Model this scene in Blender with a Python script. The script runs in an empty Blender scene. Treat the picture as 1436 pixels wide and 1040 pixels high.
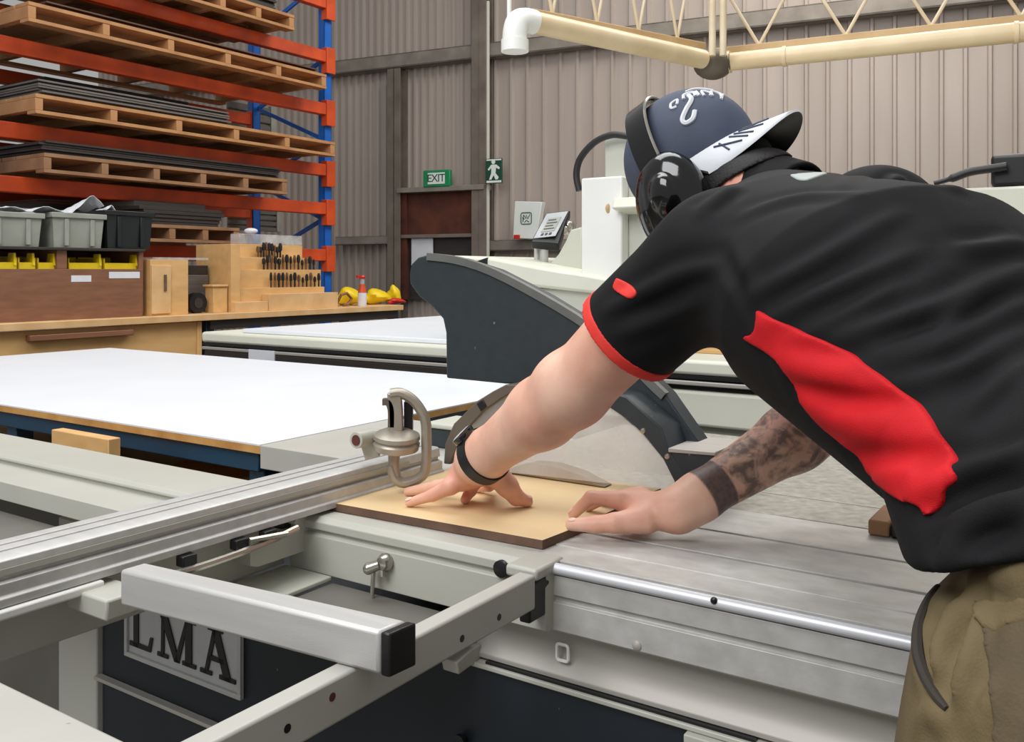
import bpy, math, random
import numpy as np
from mathutils import Vector, Matrix
random.seed(4)
SC = bpy.context.scene
COL = SC.collection
# ------------------------------------------------------------------ camera geometry (level camera, shifted lens)
FPX, CH, HZ, CX = 1278.0, 1.27, 380.0, 718.0
def W(x, y, Y):            # a point seen at (x, y) of the photograph, Y metres into the room
    return np.array([(x-CX)*Y/FPX, Y, CH-(y-HZ)*Y/FPX])
def WZ(x, y, z):           # the same, lying at height z
    return W(x, y, (CH-z)*FPX/(y-HZ))
class Frame:
    def __init__(s, ox, oy, ang):
        s.o = (ox, oy); s.a = ang; s.c = math.cos(ang); s.s = math.sin(ang)
    def p(s, x, y, z):
        return (s.o[0]+x*s.c-y*s.s, s.o[1]+x*s.s+y*s.c, z)
    def inv(s, p):
        dx, dy = p[0]-s.o[0], p[1]-s.o[1]
        return (dx*s.c+dy*s.s, -dx*s.s+dy*s.c, p[2])
    def onv(s, x, y, v):   # photo point on the vertical plane y'=v of this frame
        dx = (x-CX)/FPX
        # y' = -(dx*Y-ox)*sin + (Y-oy)*cos = v
        Y = (v - s.o[0]*s.s + s.o[1]*s.c)/(-dx*s.s+s.c)
        return s.inv(W(x, y, Y))
WORLD = Frame(0, 0, 0)
SAW = Frame(0, 0, math.atan2(-.5554, .8316))
RACK = Frame(-1.655, 8.2, math.atan2(.8316, .5554))
BENCH = Frame(-1.88, 5.75, math.atan2(.8316, .5554))
WALL = Frame(-.353, 10.5, math.atan2(-.4255, .905))

# ------------------------------------------------------------------ materials
def lin(c):
    return tuple((v/12.92 if v <= .04045 else ((v+.055)/1.055)**2.4) for v in [k/255 for k in c])+(1,)
MATS = {}
def mat(name, col, rough=.6, metal=0, col2=None, scale=6, stretch=(1,1,1), amt=.5, bump=0, bscale=80, detail=5, coat=0, spec=.5, bstretch=None):
    if name in MATS: return MATS[name]
    m = bpy.data.materials.new(name); m.use_nodes = True
    nt = m.node_tree; N = nt.nodes; L = nt.links
    b = N['Principled BSDF']
    b.inputs['Roughness'].default_value = rough; b.inputs['Metallic'].default_value = metal
    b.inputs['Specular IOR Level'].default_value = spec
    b.inputs['Coat Weight'].default_value = coat
    c1 = lin(col); c2 = lin(col2) if col2 else tuple(v*.82 for v in c1[:3])+(1,)
    tc = N.new('ShaderNodeTexCoord'); mp = N.new('ShaderNodeMapping'); mp.inputs['Scale'].default_value = stretch
    L.new(tc.outputs['Object'], mp.inputs['Vector'])
    no = N.new('ShaderNodeTexNoise'); no.inputs['Scale'].default_value = scale; no.inputs['Detail'].default_value = detail
    L.new(mp.outputs['Vector'], no.inputs['Vector'])
    ra = N.new('ShaderNodeValToRGB'); ra.color_ramp.elements[0].position = .5-amt*.4; ra.color_ramp.elements[1].position = .5+amt*.4
    ra.color_ramp.elements[0].color = c2; ra.color_ramp.elements[1].color = c1
    L.new(no.outputs['Fac'], ra.inputs['Fac']); L.new(ra.outputs['Color'], b.inputs['Base Color'])
    if bump:
        n2 = N.new('ShaderNodeTexNoise'); n2.inputs['Scale'].default_value = bscale; n2.inputs['Detail'].default_value = 3
        if bstretch:
            m2 = N.new('ShaderNodeMapping'); m2.inputs['Scale'].default_value = bstretch
            L.new(tc.outputs['Object'], m2.inputs['Vector']); L.new(m2.outputs['Vector'], n2.inputs['Vector'])
        else:
            L.new(tc.outputs['Object'], n2.inputs['Vector'])
        bp = N.new('ShaderNodeBump'); bp.inputs['Strength'].default_value = bump; bp.inputs['Distance'].default_value = .002
        L.new(n2.outputs['Fac'], bp.inputs['Height']); L.new(bp.outputs['Normal'], b.inputs['Normal'])
    MATS[name] = m
    return m
def clear_mat(name, tint=(.9,.9,.88), alpha=.25, rough=.1):
    m = bpy.data.materials.new(name); m.use_nodes = True
    nt = m.node_tree; N = nt.nodes; L = nt.links
    b = N['Principled BSDF']; b.inputs['Base Color'].default_value = tint+(1,); b.inputs['Roughness'].default_value = rough
    tr = N.new('ShaderNodeBsdfTransparent'); mx = N.new('ShaderNodeMixShader')
    no = N.new('ShaderNodeTexNoise'); no.inputs['Scale'].default_value = 9; tc = N.new('ShaderNodeTexCoord'); L.new(tc.outputs['Object'], no.inputs['Vector'])
    mr = N.new('ShaderNodeMapRange'); mr.inputs['From Min'].default_value = .35; mr.inputs['From Max'].default_value = .7
    mr.inputs['To Min'].default_value = alpha*.6; mr.inputs['To Max'].default_value = alpha*1.5
    L.new(no.outputs['Fac'], mr.inputs['Value']); L.new(mr.outputs['Result'], mx.inputs['Fac'])
    L.new(tr.outputs['BSDF'], mx.inputs[1]); L.new(b.outputs['BSDF'], mx.inputs[2])
    L.new(mx.outputs['Shader'], N['Material Output'].inputs['Surface'])
    return m
M = dict(
 wall=mat('ribbed cladding', (186,174,165), .55, .0, (166,153,144), 1.2, (3,3,.4), .8),
 steel_dark=mat('weathered steel', (128,118,108), .6, .1, (104,94,84), 4),
 girt=mat('galvanised girt', (150,142,132), .55, .2, (124,116,106), 5),
 rust=mat('rusty sheet', (104,52,34), .8, 0, (58,28,20), 5, (1,1,1), .7, .3, 40),
 black=mat('black plastic', (20,21,23), .4, 0, (14,15,16), 8),
 gloss=mat('glossy black shell', (12,13,14), .12, 0, (9,10,11), 8, coat=.5),
 floor=mat('concrete', (118,114,108), .7, 0, (88,84,78), 3, (1,1,1), .8, .15, 60),
 orange=mat('orange rack paint', (222,82,24), .5, 0, (172,58,20), 4),
 blue=mat('blue rack paint', (8,104,200), .4, 0, (8,88,176), 4),
 pallet=mat('pallet timber', (198,150,102), .75, 0, (158,108,64), 6, (1,1,1), .8, .2, 50),
 pallet2=mat('weathered pallet timber', (168,128,92), .8, 0, (122,86,58), 6, (1,1,1), .8, .2, 50),
 sheet=mat('grey sheet stock', (118,112,106), .5, 0, (84,80,76), 6, (1,1,12), .8),
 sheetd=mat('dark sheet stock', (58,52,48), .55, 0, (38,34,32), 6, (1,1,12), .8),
 sheetb=mat('brown sheet stock', (104,72,54), .6, 0, (76,50,36), 6, (1,1,12), .8),
 ply=mat('plywood', (222,180,122), .6, 0, (202,156,98), 5, (1,4,4), .7),
 plytop=mat('plywood bench top', (226,190,140), .55, 0, (204,160,106), 4, (2,2,2), .7),
 brown=mat('brown stained timber', (142,98,72), .6, 0, (116,76,54), 6, (1,1,6), .7),
 greybin=mat('translucent grey crate', (158,160,150), .4, 0, (138,140,130), 6),
 blackbin=mat('black crate', (26,30,33), .35, 0, (20,23,25), 6),
 yellow=mat('yellow plastic', (242,212,20), .4, 0, (222,188,12), 6),
 paper=mat('white paper', (226,228,234), .7, 0, (212,214,220), 6),
 white=mat('white paint', (240,240,235), .45, 0, (233,233,227), 4),
 cream=mat('cream machine paint', (224,224,208), .42, 0, (216,216,200), 3),
 creamd=mat('pale grey machine paint', (196,197,184), .45, 0, (194,195,182), 3),
 sawgrey=mat('light grey machine paint', (186,185,175), .42, 0, (176,175,164), 5, (1,1,1), .8, .05, 200),
 sawgrey2=mat('chipped grey machine paint', (188,186,178), .42, 0, (176,174,165), 8, (1,1,1), .8, .08, 120),
 alu=mat('brushed aluminium', (204,203,200), .45, .28, (186,185,182), 5, (.6,14,14), .8, .08, 60, bstretch=(1,20,20)),
 alutop=mat('worn aluminium table', (206,205,201), .48, .25, (168,166,160), 34, (.8,1.4,1), .9, .18, 90),
 alub=mat('bright aluminium lip', (222,223,227), .4, .25, (206,207,212), 5, (.6,14,14), .8),
 alud=mat('dull aluminium', (180,175,167), .5, .2, (164,160,153), 5, (.6,10,10), .8),
 cast=mat('ground cast iron', (186,184,175), .45, .3, (122,118,106), 60, (1,1,1), .9, .6, 110),
 clamp=mat('cast zinc', (176,168,154), .38, .45, (150,141,127), 12, bump=.1, bscale=60),
 chrome=mat('nickel', (190,186,176), .22, .8, (160,156,146), 10),
 navy=mat('dark navy enamel', (27,36,44), .45, 0, (22,30,37), 5, bump=.04, bscale=200),
 guard=mat('charcoal powder coat', (44,52,56), .5, 0, (38,46,50), 40, bump=.08, bscale=300),
 guardtop=mat('grey moulded edge', (120,122,118), .4, .2, (96,98,96), 8),
 petrol=mat('petrol blue enamel', (22,62,88), .42, 0, (17,50,73), 5),
 laminate=mat('white laminate', (226,229,234), .42, 0, (221,224,229), 3),
 edge=mat('raw board edge', (206,158,92), .7, 0, (178,124,62), 14),
 mdf=mat('raw fibreboard', (226,199,155), .62, 0, (214,184,136), 9, (1,1,1), .9, .08, 250),
 mdfedge=mat('sawn board edge', (120,92,72), .75, 0, (84,62,50), 14),
 pvc=mat('cream pipe', (232,212,176), .35, 0, (214,190,150), 4),
 tan=mat('tan painted steel', (206,176,130), .5, 0, (184,152,106), 4),
 ltan=mat('pale painted rod', (226,212,184), .5, 0, (208,190,156), 5),
 shroud=mat('brown dust shroud', (150,128,102), .55, 0, (118,98,76), 14),
 capgrey=mat('brown grey rubber', (104,94,82), .55, 0, (84,75,64), 6),
 green=mat('sign green', (18,140,86), .4, 0, (14,126,76), 5),
 dgreen=mat('dark sign green', (24,80,62), .4, 0, (18,66,50), 5),
 signwhite=mat('sign white', (232,238,232), .5, 0, (222,228,222), 5),
 red=mat('red plastic', (206,42,30), .4, 0, (186,34,24), 6),
 screen=mat('grey display', (176,178,180), .3, 0, (150,152,154), 6),
 plate=mat('badge metal', (206,208,210), .35, .4, (188,190,192), 10),
 ink=mat('black enamel ink', (20,21,24), .4, 0, (16,17,19), 8),
 hose=mat('black rubber hose', (38,36,36), .5, 0, (30,28,28), 9),
 copper=mat('bronze bits', (150,110,80), .35, .6, (110,76,54), 20),
 slat=mat('dark grey tray', (110,107,100), .6, 0, (92,89,83), 5),
 clearbox=clear_mat('clear plastic box', (.8,.8,.8), .35, .15),
 poly=clear_mat('scuffed polycarbonate', (.80,.78,.74), .24, .2),
)

# ------------------------------------------------------------------ mesh building
class MB:
    def __init__(s): s.v = []; s.f = []; s.m = []; s.sm = []
    def add(s, vs, fs, mi=0, smooth=False):
        n = len(s.v); s.v += [tuple(float(c) for c in v) for v in vs]
        for f in fs: s.f.append([n+i for i in f]); s.m.append(mi); s.sm.append(smooth)
        return s
    def hexa(s, p, mi=0):  # 8 corners: bottom 4 then top 4
        return s.add(p, [(0,3,2,1),(4,5,6,7),(0,1,5,4),(1,2,6,5),(2,3,7,6),(3,0,4,7)], mi)
    def box(s, F, x0, x1, y0, y1, z0, z1, mi=0):
        P = F.p
        return s.hexa([P(x0,y0,z0),P(x1,y0,z0),P(x1,y1,z0),P(x0,y1,z0),P(x0,y0,z1),P(x1,y0,z1),P(x1,y1,z1),P(x0,y1,z1)], mi)
    def bar(s, a, b, w, h, up=(0,0,1), mi=0):   # rectangular bar from a to b
        a = np.array(a, float); b = np.array(b, float); d = (b-a)/np.linalg.norm(b-a)
        sd = np.cross(d, up); sd /= np.linalg.norm(sd); u = np.cross(sd, d)
        q = []
        for c in (a, b):
            q.append([c+sd*w/2*i+u*h/2*j for i, j in ((-1,-1),(1,-1),(1,1),(-1,1))])
        return s.add(q[0]+q[1], [(0,3,2,1),(4,5,6,7),(0,1,5,4),(1,2,6,5),(2,3,7,6),(3,0,4,7)], mi)
    def prism(s, pts, vec, mi=0, smooth=False):  # pts: world polygon, extruded by vec
        n = len(pts); A = [np.array(p, float) for p in pts]; B = [p+np.array(vec, float) for p in A]
        nrm = np.zeros(3)
        for i in range(n): nrm += np.cross(A[i]-A[0], A[(i+1) % n]-A[0])
        if np.dot(nrm, vec) > 0: A = A[::-1]; B = B[::-1]
        s.add(A+B, [list(range(n)), list(range(2*n-1, n-1, -1))], mi)
        k = len(s.v)-2*n
        for i in range(n):
            j = (i+1) % n
            s.f.append([k+j, k+i, k+n+i, k+n+j]); s.m.append(mi); s.sm.append(smooth)
        return s
    def tube(s, path, r, n=12, mi=0, caps=True, closed=False):
        P = [np.array(p, float) for p in path]; k = len(P)
        R = r if hasattr(r, '__len__') else [r]*k
        vs = []; prev = None
        for i in range(k):
            if closed: d = P[(i+1) % k]-P[i-1]
            else: d = P[min(i+1, k-1)]-P[max(i-1, 0)]
            d = d/(np.linalg.norm(d)+1e-9)
            if prev is None:
                a = np.array([0,0,1.]) if abs(d[2]) < .9 else np.array([1.,0,0])
            else: a = prev
            u = a-d*np.dot(a, d); u /= np.linalg.norm(u); w = np.cross(d, u); prev = u
            for j in range(n):
                t = 2*math.pi*j/n
                vs.append(P[i]+R[i]*(u*math.cos(t)+w*math.sin(t)))
        fs = []
        for i in range(k if closed else k-1):
            i2 = (i+1) % k
            for j in range(n):
                fs.append((i*n+j, i*n+(j+1) % n, i2*n+(j+1) % n, i2*n+j))
        s.add(vs, fs, mi, True)
        if caps and not closed:
            b = len(s.v)-len(vs)
            s.f.append([b+j for j in range(n-1, -1, -1)]); s.m.append(mi); s.sm.append(False)
            s.f.append([b+(k-1)*n+j for j in range(n)]); s.m.append(mi); s.sm.append(False)
        return s
    def sweep(s, path, prof, up=(0,0,1), mi=0, smooth=True, caps=True):  # prof: (side, up) pairs, closed section
        P = [np.array(p, float) for p in path]; k = len(P); n = len(prof); vs = []
        for i in range(k):
            d = P[min(i+1, k-1)]-P[max(i-1, 0)]; d /= np.linalg.norm(d)
            uu = np.array(up[i] if hasattr(up[0], '__len__') else up, float)
            sd = np.cross(d, uu); sd /= np.linalg.norm(sd); u = np.cross(sd, d)
            for a, b in prof: vs.append(P[i]+sd*a+u*b)
        fs = [(i*n+j, i*n+(j+1) % n, (i+1)*n+(j+1) % n, (i+1)*n+j) for i in range(k-1) for j in range(n)]
        s.add(vs, fs, mi, smooth)
        if caps:
            b = len(s.v)-len(vs)
            s.f.append([b+j for j in range(n-1, -1, -1)]); s.m.append(mi); s.sm.append(False)
            s.f.append([b+(k-1)*n+j for j in range(n)]); s.m.append(mi); s.sm.append(False)
        return s
    def lathe(s, o, ax, prof, n=24, mi=0):       # prof: (radius, height along ax)
        o = np.array(o, float); ax = np.array(ax, float); ax /= np.linalg.norm(ax)
        a = np.array([0,0,1.]) if abs(ax[2]) < .9 else np.array([1.,0,0])
        u = a-ax*np.dot(a, ax); u /= np.linalg.norm(u); w = np.cross(ax, u)
        vs = [o+ax*h+r*(u*math.cos(2*math.pi*j/n)+w*math.sin(2*math.pi*j/n)) for r, h in prof for j in range(n)]
        k = len(prof)
        fs = [(i*n+j, i*n+(j+1) % n, (i+1)*n+(j+1) % n, (i+1)*n+j) for i in range(k-1) for j in range(n)]
        fs += [tuple(range(n-1, -1, -1)), tuple((k-1)*n+j for j in range(n))]
        return s.add(vs, fs, mi, True)
    def ball(s, c, r, ax=None, n=14, mi=0):
        c = np.array(c, float); A = np.eye(3) if ax is None else np.array(ax, float)
        r = np.array(r if hasattr(r, '__len__') else (r, r, r), float)
        vs = []; m = n//2
        for i in range(m+1):
            t = math.pi*i/m
            for j in range(n):
                p = 2*math.pi*j/n
                q = np.array([math.sin(t)*math.cos(p), math.sin(t)*math.sin(p), math.cos(t)])*r
                vs.append(c+q@A)
        fs = [(i*n+j, (i+1)*n+j, (i+1)*n+(j+1) % n, i*n+(j+1) % n) for i in range(m) for j in range(n)]
        return s.add(vs, fs, mi, True)
def wmat(o):
    m = Matrix.LocRotScale(o.location, o.rotation_euler, o.scale)
    return wmat(o.parent) @ m if o.parent else m
def props(o, label=None, cat=None, group=None, kind=None):
    for k, v in (('label', label), ('category', cat), ('group', group), ('kind', kind)):
        if v: o[k] = v
    return o
def obj(name, mb, mats, parent=None, bevel=0, seg=2, angle=40, label=None, subsurf=0, origin=None):
    V = np.array(mb.v)
    if origin is not None: c = np.array(origin, float)
    elif parent is None: c = np.array([(V[:,0].min()+V[:,0].max())/2, (V[:,1].min()+V[:,1].max())/2, V[:,2].min()])
    else: c = (V.min(0)+V.max(0))/2
    me = bpy.data.meshes.new(name); o = bpy.data.objects.new(name, me); COL.objects.link(o)
    if parent is not None:
        pm = wmat(parent).inverted(); o.parent = parent
        lc = pm @ Vector(c); o.location = lc
        L = np.array(pm.to_3x3()); V = V@L.T+np.array(pm.translation)-np.array(lc)
    else:
        o.location = Vector(c); V = V-c
    me.from_pydata(V.tolist(), [], mb.f)
    for m in (mats if isinstance(mats, (list, tuple)) else [mats]): me.materials.append(m)
    me.polygons.foreach_set('material_index', mb.m)
    me.polygons.foreach_set('use_smooth', [True]*len(mb.f) if (bevel or any(mb.sm)) else mb.sm)
    me.update()
    if bevel or any(mb.sm): me.set_sharp_from_angle(angle=math.radians(angle))
    if bevel:
        b = o.modifiers.new('bevel', 'BEVEL'); b.width = bevel; b.segments = seg; b.limit_method = 'ANGLE'; b.angle_limit = math.radians(35); b.harden_normals = False
    if subsurf:
        b = o.modifiers.new('sub', 'SUBSURF'); b.levels = subsurf; b.render_levels = subsurf
    if label: o['label'] = label
    return o
def thing(name, label, cat, loc, rotz=0, group=None):
    o = bpy.data.objects.new(name, None); COL.objects.link(o); o.empty_display_size = .1
    o.location = loc; o.rotation_euler = (0, 0, rotz)
    return props(o, label, cat, group)
def single(name, mb, mats, label, cat, group=None, **k):
    return props(obj(name, mb, mats, None, **k), label, cat, group)
def struct(name, mb, mats, parent=None, **k):
    o = obj(name, mb, mats, parent, **k)
    if parent is None: o['kind'] = 'structure'
    return o
def letters(txt, size, place, depth, mi=0, mb=None, spacing=1.0, shear=0):  # extruded text; place(x, y, d) -> world
    cu = bpy.data.curves.new('t', 'FONT'); cu.body = txt; cu.size = size; cu.extrude = depth/2; cu.space_character = spacing; cu.shear = shear
    cu.align_x = 'CENTER'; cu.align_y = 'CENTER'; cu.resolution_u = 3
    o = bpy.data.objects.new('t', cu); me = bpy.data.meshes.new_from_object(o)
    mb = mb or MB()
    mb.add([place(v.co.x, v.co.y, v.co.z+depth/2) for v in me.vertices], [list(p.vertices) for p in me.polygons], mi)
    bpy.data.objects.remove(o); bpy.data.meshes.remove(me); bpy.data.curves.remove(cu)
    return mb

def speckle(m, col, thr=.70, scale=55):      # small pale scratches and chips of their own shape
    nt = m.node_tree; N = nt.nodes; L = nt.links; b = N['Principled BSDF']; src = b.inputs['Base Color'].links[0].from_socket
    tc = N.new('ShaderNodeTexCoord'); mp = N.new('ShaderNodeMapping'); mp.inputs['Scale'].default_value = (1, 1, .45); mp.inputs['Rotation'].default_value = (0, .5, 0)
    L.new(tc.outputs['Object'], mp.inputs['Vector']); no = N.new('ShaderNodeTexNoise'); no.inputs['Scale'].default_value = scale; no.inputs['Detail'].default_value = 2
    L.new(mp.outputs['Vector'], no.inputs['Vector']); mr = N.new('ShaderNodeMapRange'); mr.inputs['From Min'].default_value = thr; mr.inputs['From Max'].default_value = thr+.03
    L.new(no.outputs['Fac'], mr.inputs['Value']); mx = N.new('ShaderNodeMixRGB'); mx.inputs[2].default_value = lin(col)
    L.new(mr.outputs['Result'], mx.inputs[0]); L.new(src, mx.inputs[1]); L.new(mx.outputs[0], b.inputs['Base Color'])
speckle(M['guard'], (128,136,138), .735); speckle(M['navy'], (120,126,130), .75, 60); speckle(M['sawgrey2'], (150,138,126), .75, 60)
# ------------------------------------------------------------------ camera, light
cd = bpy.data.cameras.new('camera'); cam = bpy.data.objects.new('camera', cd); COL.objects.link(cam)
cam.location = (0, 0, CH); cam.rotation_euler = (math.pi/2, 0, 0)
cd.sensor_width = 36; cd.lens = FPX/1436*36; cd.shift_y = -(520-HZ)/1436; cd.clip_start = .05
SC.camera = cam
wd = bpy.data.worlds.new('world'); SC.world = wd; wd.use_nodes = True
wd.node_tree.nodes['Background'].inputs[0].default_value = (1, .99, .975, 1); wd.node_tree.nodes['Background'].inputs[1].default_value = .42
def area(name, loc, tgt, sx, sy, power, col=(1,1,1)):
    l = bpy.data.lights.new(name, 'AREA'); l.shape = 'RECTANGLE'; l.size = sx; l.size_y = sy; l.energy = power; l.color = col
    o = bpy.data.objects.new(name, l); COL.objects.link(o); o.location = loc
    o.rotation_euler = (Vector(tgt)-Vector(loc)).to_track_quat('-Z', 'Y').to_euler()
area('added_area_lamp', (-.6, 3.0, 5.6), (-.6, 3.0, 0), 4.2, 2.4, 165, (.97, .985, 1))  # added overhead key lamp
area('added_area_lamp', (2.5, 6.5, 6.0), (2.2, 7.5, 0), 5, 2.0, 265, (1, .96, .90))  # added warm lamp to light the back wall, its source unseen
area('added_area_lamp', (-2.2, -1.0, 4.6), (0, 1.6, .8), 3, 3, 235, (.97, .98, 1))  # added fill lamp behind the camera, brightens arms and front faces
SC.view_settings.view_transform = 'Standard'; SC.view_settings.look = 'None'
SC.view_settings.exposure = -.16; SC.view_settings.gamma = 1

# ------------------------------------------------------------------ the setting
b = MB(); b.box(WORLD, -9, 9, -3, 16, -.1, 0); struct('floor', b, M['floor'])
def wall_profile(x0, x1, z0, z1, period, rib, ribw, y=0):   # trapezoid-ribbed cladding
    mb = MB(); xs = []; x = x0
    while x < x1:
        xs += [(x, 0), (x+period-ribw, 0), (x+period-ribw*.75, -rib), (x+period-ribw*.25, -rib)]
        x += period
    xs.append((x, 0))
    n = len(xs); vs = [WALL.p(a, y+c, z0) for a, c in xs]+[WALL.p(a, y+c, z1) for a, c in xs]
    mb.add(vs, [(i, i+1, n+i+1, n+i) for i in range(n-1)])
    vs2 = [WALL.p(xs[0][0], y+.08, z0), WALL.p(xs[-1][0], y+.08, z0), WALL.p(xs[-1][0], y+.08, z1), WALL.p(xs[0][0], y+.08, z1)]
    mb.add(vs2, [(1,0,3,2)])
    return mb
def wx(x, y=300, v=0): return WALL.onv(x, y, v)
colx = wx(672)[0]
wa = wall_profile(-6.2, 0.02, 0, 6.2, .105, .03, .06)
wb = wall_profile(.02, 7.4, 0, 6.2, .2, .034, .05)
wa.add(wb.v, wb.f)
struct('wall_back', wa, M['wall'])
def wrect(mb, x0, y0, x1, y1, v0, v1, mi=0):   # a box on the wall covering that part of the photo
    a = WALL.onv(x0, y1, v0); c = WALL.onv(x1, y0, v0); e = WALL.onv(x0, y0, v0); g = WALL.onv(x1, y1, v0)
    return mb.box(WALL, a[0], c[0], v0, v1, (a[2]+g[2])/2, (c[2]+e[2])/2, mi)
# girts and columns
def girt(z, h, x0, x1, v0=-.16, name='trim_1'):
    mb = MB(); mb.box(WALL, x0, x1, v0, -.03, z, z+h*.15); mb.box(WALL, x0, x1, v0, v0+.02, z, z+h); mb.box(WALL, x0, x1, v0, -.03, z+h*.9, z+h)
    return struct(name, mb, M['girt'], bevel=.004)
zg = WALL.onv(600, 78, -.16)[2]
girt(zg-.1, .17, -6, 7.3, name='trim_1')
g2 = WALL.onv(510, 337, -.16); girt(g2[2]-.05, .1, WALL.onv(470,337,-.16)[0], WALL.onv(548,337,-.16)[0], name='trim_2')
g3 = WALL.onv(720, 345, -.16); girt(g3[2]-.05, .12, WALL.onv(683,345,-.16)[0], WALL.onv(1100,345,-.16)[0], name='trim_3')
def column(x0, x1, ytop, name, v0=-.22):
    a = WALL.onv(x0, 300, v0)[0]; c = WALL.onv(x1, 300, v0)[0]; zt = WALL.onv(x0, ytop, v0)[2]
    mb = MB(); mb.box(WALL, a, c, v0, v0+.015, 0, zt); mb.box(WALL, (a+c)/2-.012, (a+c)/2+.012, v0, -.05, 0, zt); mb.box(WALL, a, c, -.06, -.045, 0, zt)
    return struct(name, mb, M['steel_dark'], bevel=.003)
column(543, 561, 97, 'trim_4')
column(661, 681, -180, 'trim_5', -.24)
mb = MB(); a = WALL.onv(684, 300, -.2); mb.tube([WALL.p(a[0], -.2, 0), WALL.p(a[0], -.2, 4.3)], .022, 10); struct('trim_6', mb, M['creamd'])
# door opening with rusty sheets
d = MB(); wrect(d, 560, 266, 676, 420, -.12, -.04); dj = struct('door_1', d, M['sheetd'])
mb = MB(); wrect(mb, 563, 268, 674, 329, -.14, -.12); obj('door_panel', mb, M['rust'], dj, label='rusty red brown upper panel')
mb = MB(); wrect(mb, 556, 261, 678, 268, -.26, -.04); obj('door_head', mb, M['girt'], dj, bevel=.004)
mb = MB(); wrect(mb, 561, 328, 676, 333, -.2, -.12); obj('door_rail', mb, M['steel_dark'], dj, bevel=.004)
mb = MB(); wrect(mb, 556, 268, 570, 420, -.18, -.12); obj('door_jamb', mb, M['rust'], dj, bevel=.004)
mb = MB(); wrect(mb, 577, 334, 607, 372, -.15, -.14)
single('paper_notice', mb, M['paper'], 'blank white paper notice on the dark door below the rusty panel', 'notice')
# signs
def wp(cx, cy, v):
    c = WALL.onv(cx, cy, v)
    return lambda x, y, dd: WALL.p(c[0]+x, v-dd, c[2]+y)
mb = MB(); wrect(mb, 593, 238, 631, 262, -.27, -.22)
t = single('exit_sign', mb, M['green'], 'green exit sign on the lintel above the rusty door', 'sign', bevel=.012)
mb = MB(); wrect(mb, 599.5, 242, 623.5, 258, -.276, -.27); obj('legend_panel', mb, M['signwhite'], t, bevel=.004)
obj('lettering', letters('EXIT', .125, wp(611.5, 250, -.276), .003, spacing=.9), M['dgreen'], t)
mb = MB(); wrect(mb, 681, 222, 704, 257, -.27, -.25)
t = single('first_aid_sign', mb, M['dgreen'], 'dark green sign with white figure on the wall column', 'sign', bevel=.004)
mb = MB(); wrect(mb, 682.2, 253, 702.8, 256, -.274, -.27); wrect(mb, 682.2, 223, 702.8, 225, -.274, -.27); obj('border', mb, M['signwhite'], t)
mb = MB(); P = wp(692.5, 239, -.271)
mb.lathe(P(-.005, .095, 0), np.array(P(0,0,1))-np.array(P(0,0,0)), [(.024,0),(.024,.004)], 14)
for pg in ([(-.03,.066),(.03,.066),(.075,.03),(.066,.01),(.028,.03),(.022,-.03),(.06,-.075),(.05,-.1),(.02,-.1),(0,-.05),(-.03,-.1),(-.058,-.1),(-.03,-.03),(-.03,.03),(-.06,.0),(-.075,.015)],):
    mb.prism([P(x, y, 0) for x, y in pg], np.array(P(0,0,.004))-np.array(P(0,0,0)))
obj('running_figure', mb, M['signwhite'], t)
# white notice box
mb = MB(); pts = [(722,282),(760,283),(752,335),(719,334)]
v = -.3; q = [WALL.onv(x, y, v) for x, y in pts]
mb.prism([WALL.p(a[0], v, a[2]) for a in q], np.array(WALL.p(0,.1,0))-np.array(WALL.p(0,0,0)))
t = single('notice_box', mb, M['signwhite'], 'white notice box with square emblem standing on the wall girt', 'notice', bevel=.006)
P = wp(738, 306, v-.001); mb = MB()
def rr(w, h, r, n=5):
    o = []
    for cx_, cy_, a0 in ((w-r,h-r,0),(-w+r,h-r,90),(-w+r,-h+r,180),(w-r,-h+r,270)):
        for i in range(n+1):
            t_ = math.radians(a0+90*i/n); o.append((cx_+r*math.cos(t_), cy_+r*math.sin(t_)))
    return o
ring = rr(.062, .062, .02); mb.tube([P(x, y, .002) for x, y in ring], .005, 6, closed=True)
for seg in ([(-.04,-.04),(-.03,.04),(0,0)],[(0,.035),(.02,-.005),(.042,.04)],[(-.02,-.045),(.0,-.02),(.035,-.04)],[(-.045,.01),(-.02,-.01)]):
    mb.tube([P(x, y, .002) for x, y in seg], .0045, 6)
obj('emblem', mb, M['dgreen'], t)
mb = MB(); e = wrect(MB(), 720, 329, 728, 335, v-.03, v-.005); single('red_tag', e, M['red'], 'small red tag at the foot of the white notice box', 'tag', bevel=.004)

# ------------------------------------------------------------------ pallet rack
rk = thing('pallet_rack', 'tall blue and orange pallet rack along the left side', 'rack', RACK.p(-1.4, .5, 0), RACK.a)
RX0, RX1 = -3.1, 0
for px in (RX0, RX1):
    for py in (0, .95):
        mb = MB()
        mb.box(RACK, px-.045, px+.045, py, py+.012, 0, 4.6); mb.box(RACK, px-.045, px-.035, py, py+.075, 0, 4.6); mb.box(RACK, px+.035, px+.045, py, py+.075, 0, 4.6)
        o = obj('upright', mb, M['blue'], rk, bevel=.002)
        mb = MB(); mb.box(RACK, px-.07, px+.07, py-.03, py+.1, 0, .008); obj('base_plate', mb, M['blue'], o)
    mb = MB()
    for i in range(6):
        z = .3+i*.72
        mb.bar(RACK.p(px, .06, z), RACK.p(px, .93, z+.36), .02, .035); mb.bar(RACK.p(px, .93, z+.36), RACK.p(px, .06, z+.72), .02, .035)
    obj('bracing', mb, M['blue'], rk)
BZ = dict(Z=3.72, A=3.24, B=2.77, C=2.225, D=1.88, E=1.465)
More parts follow.
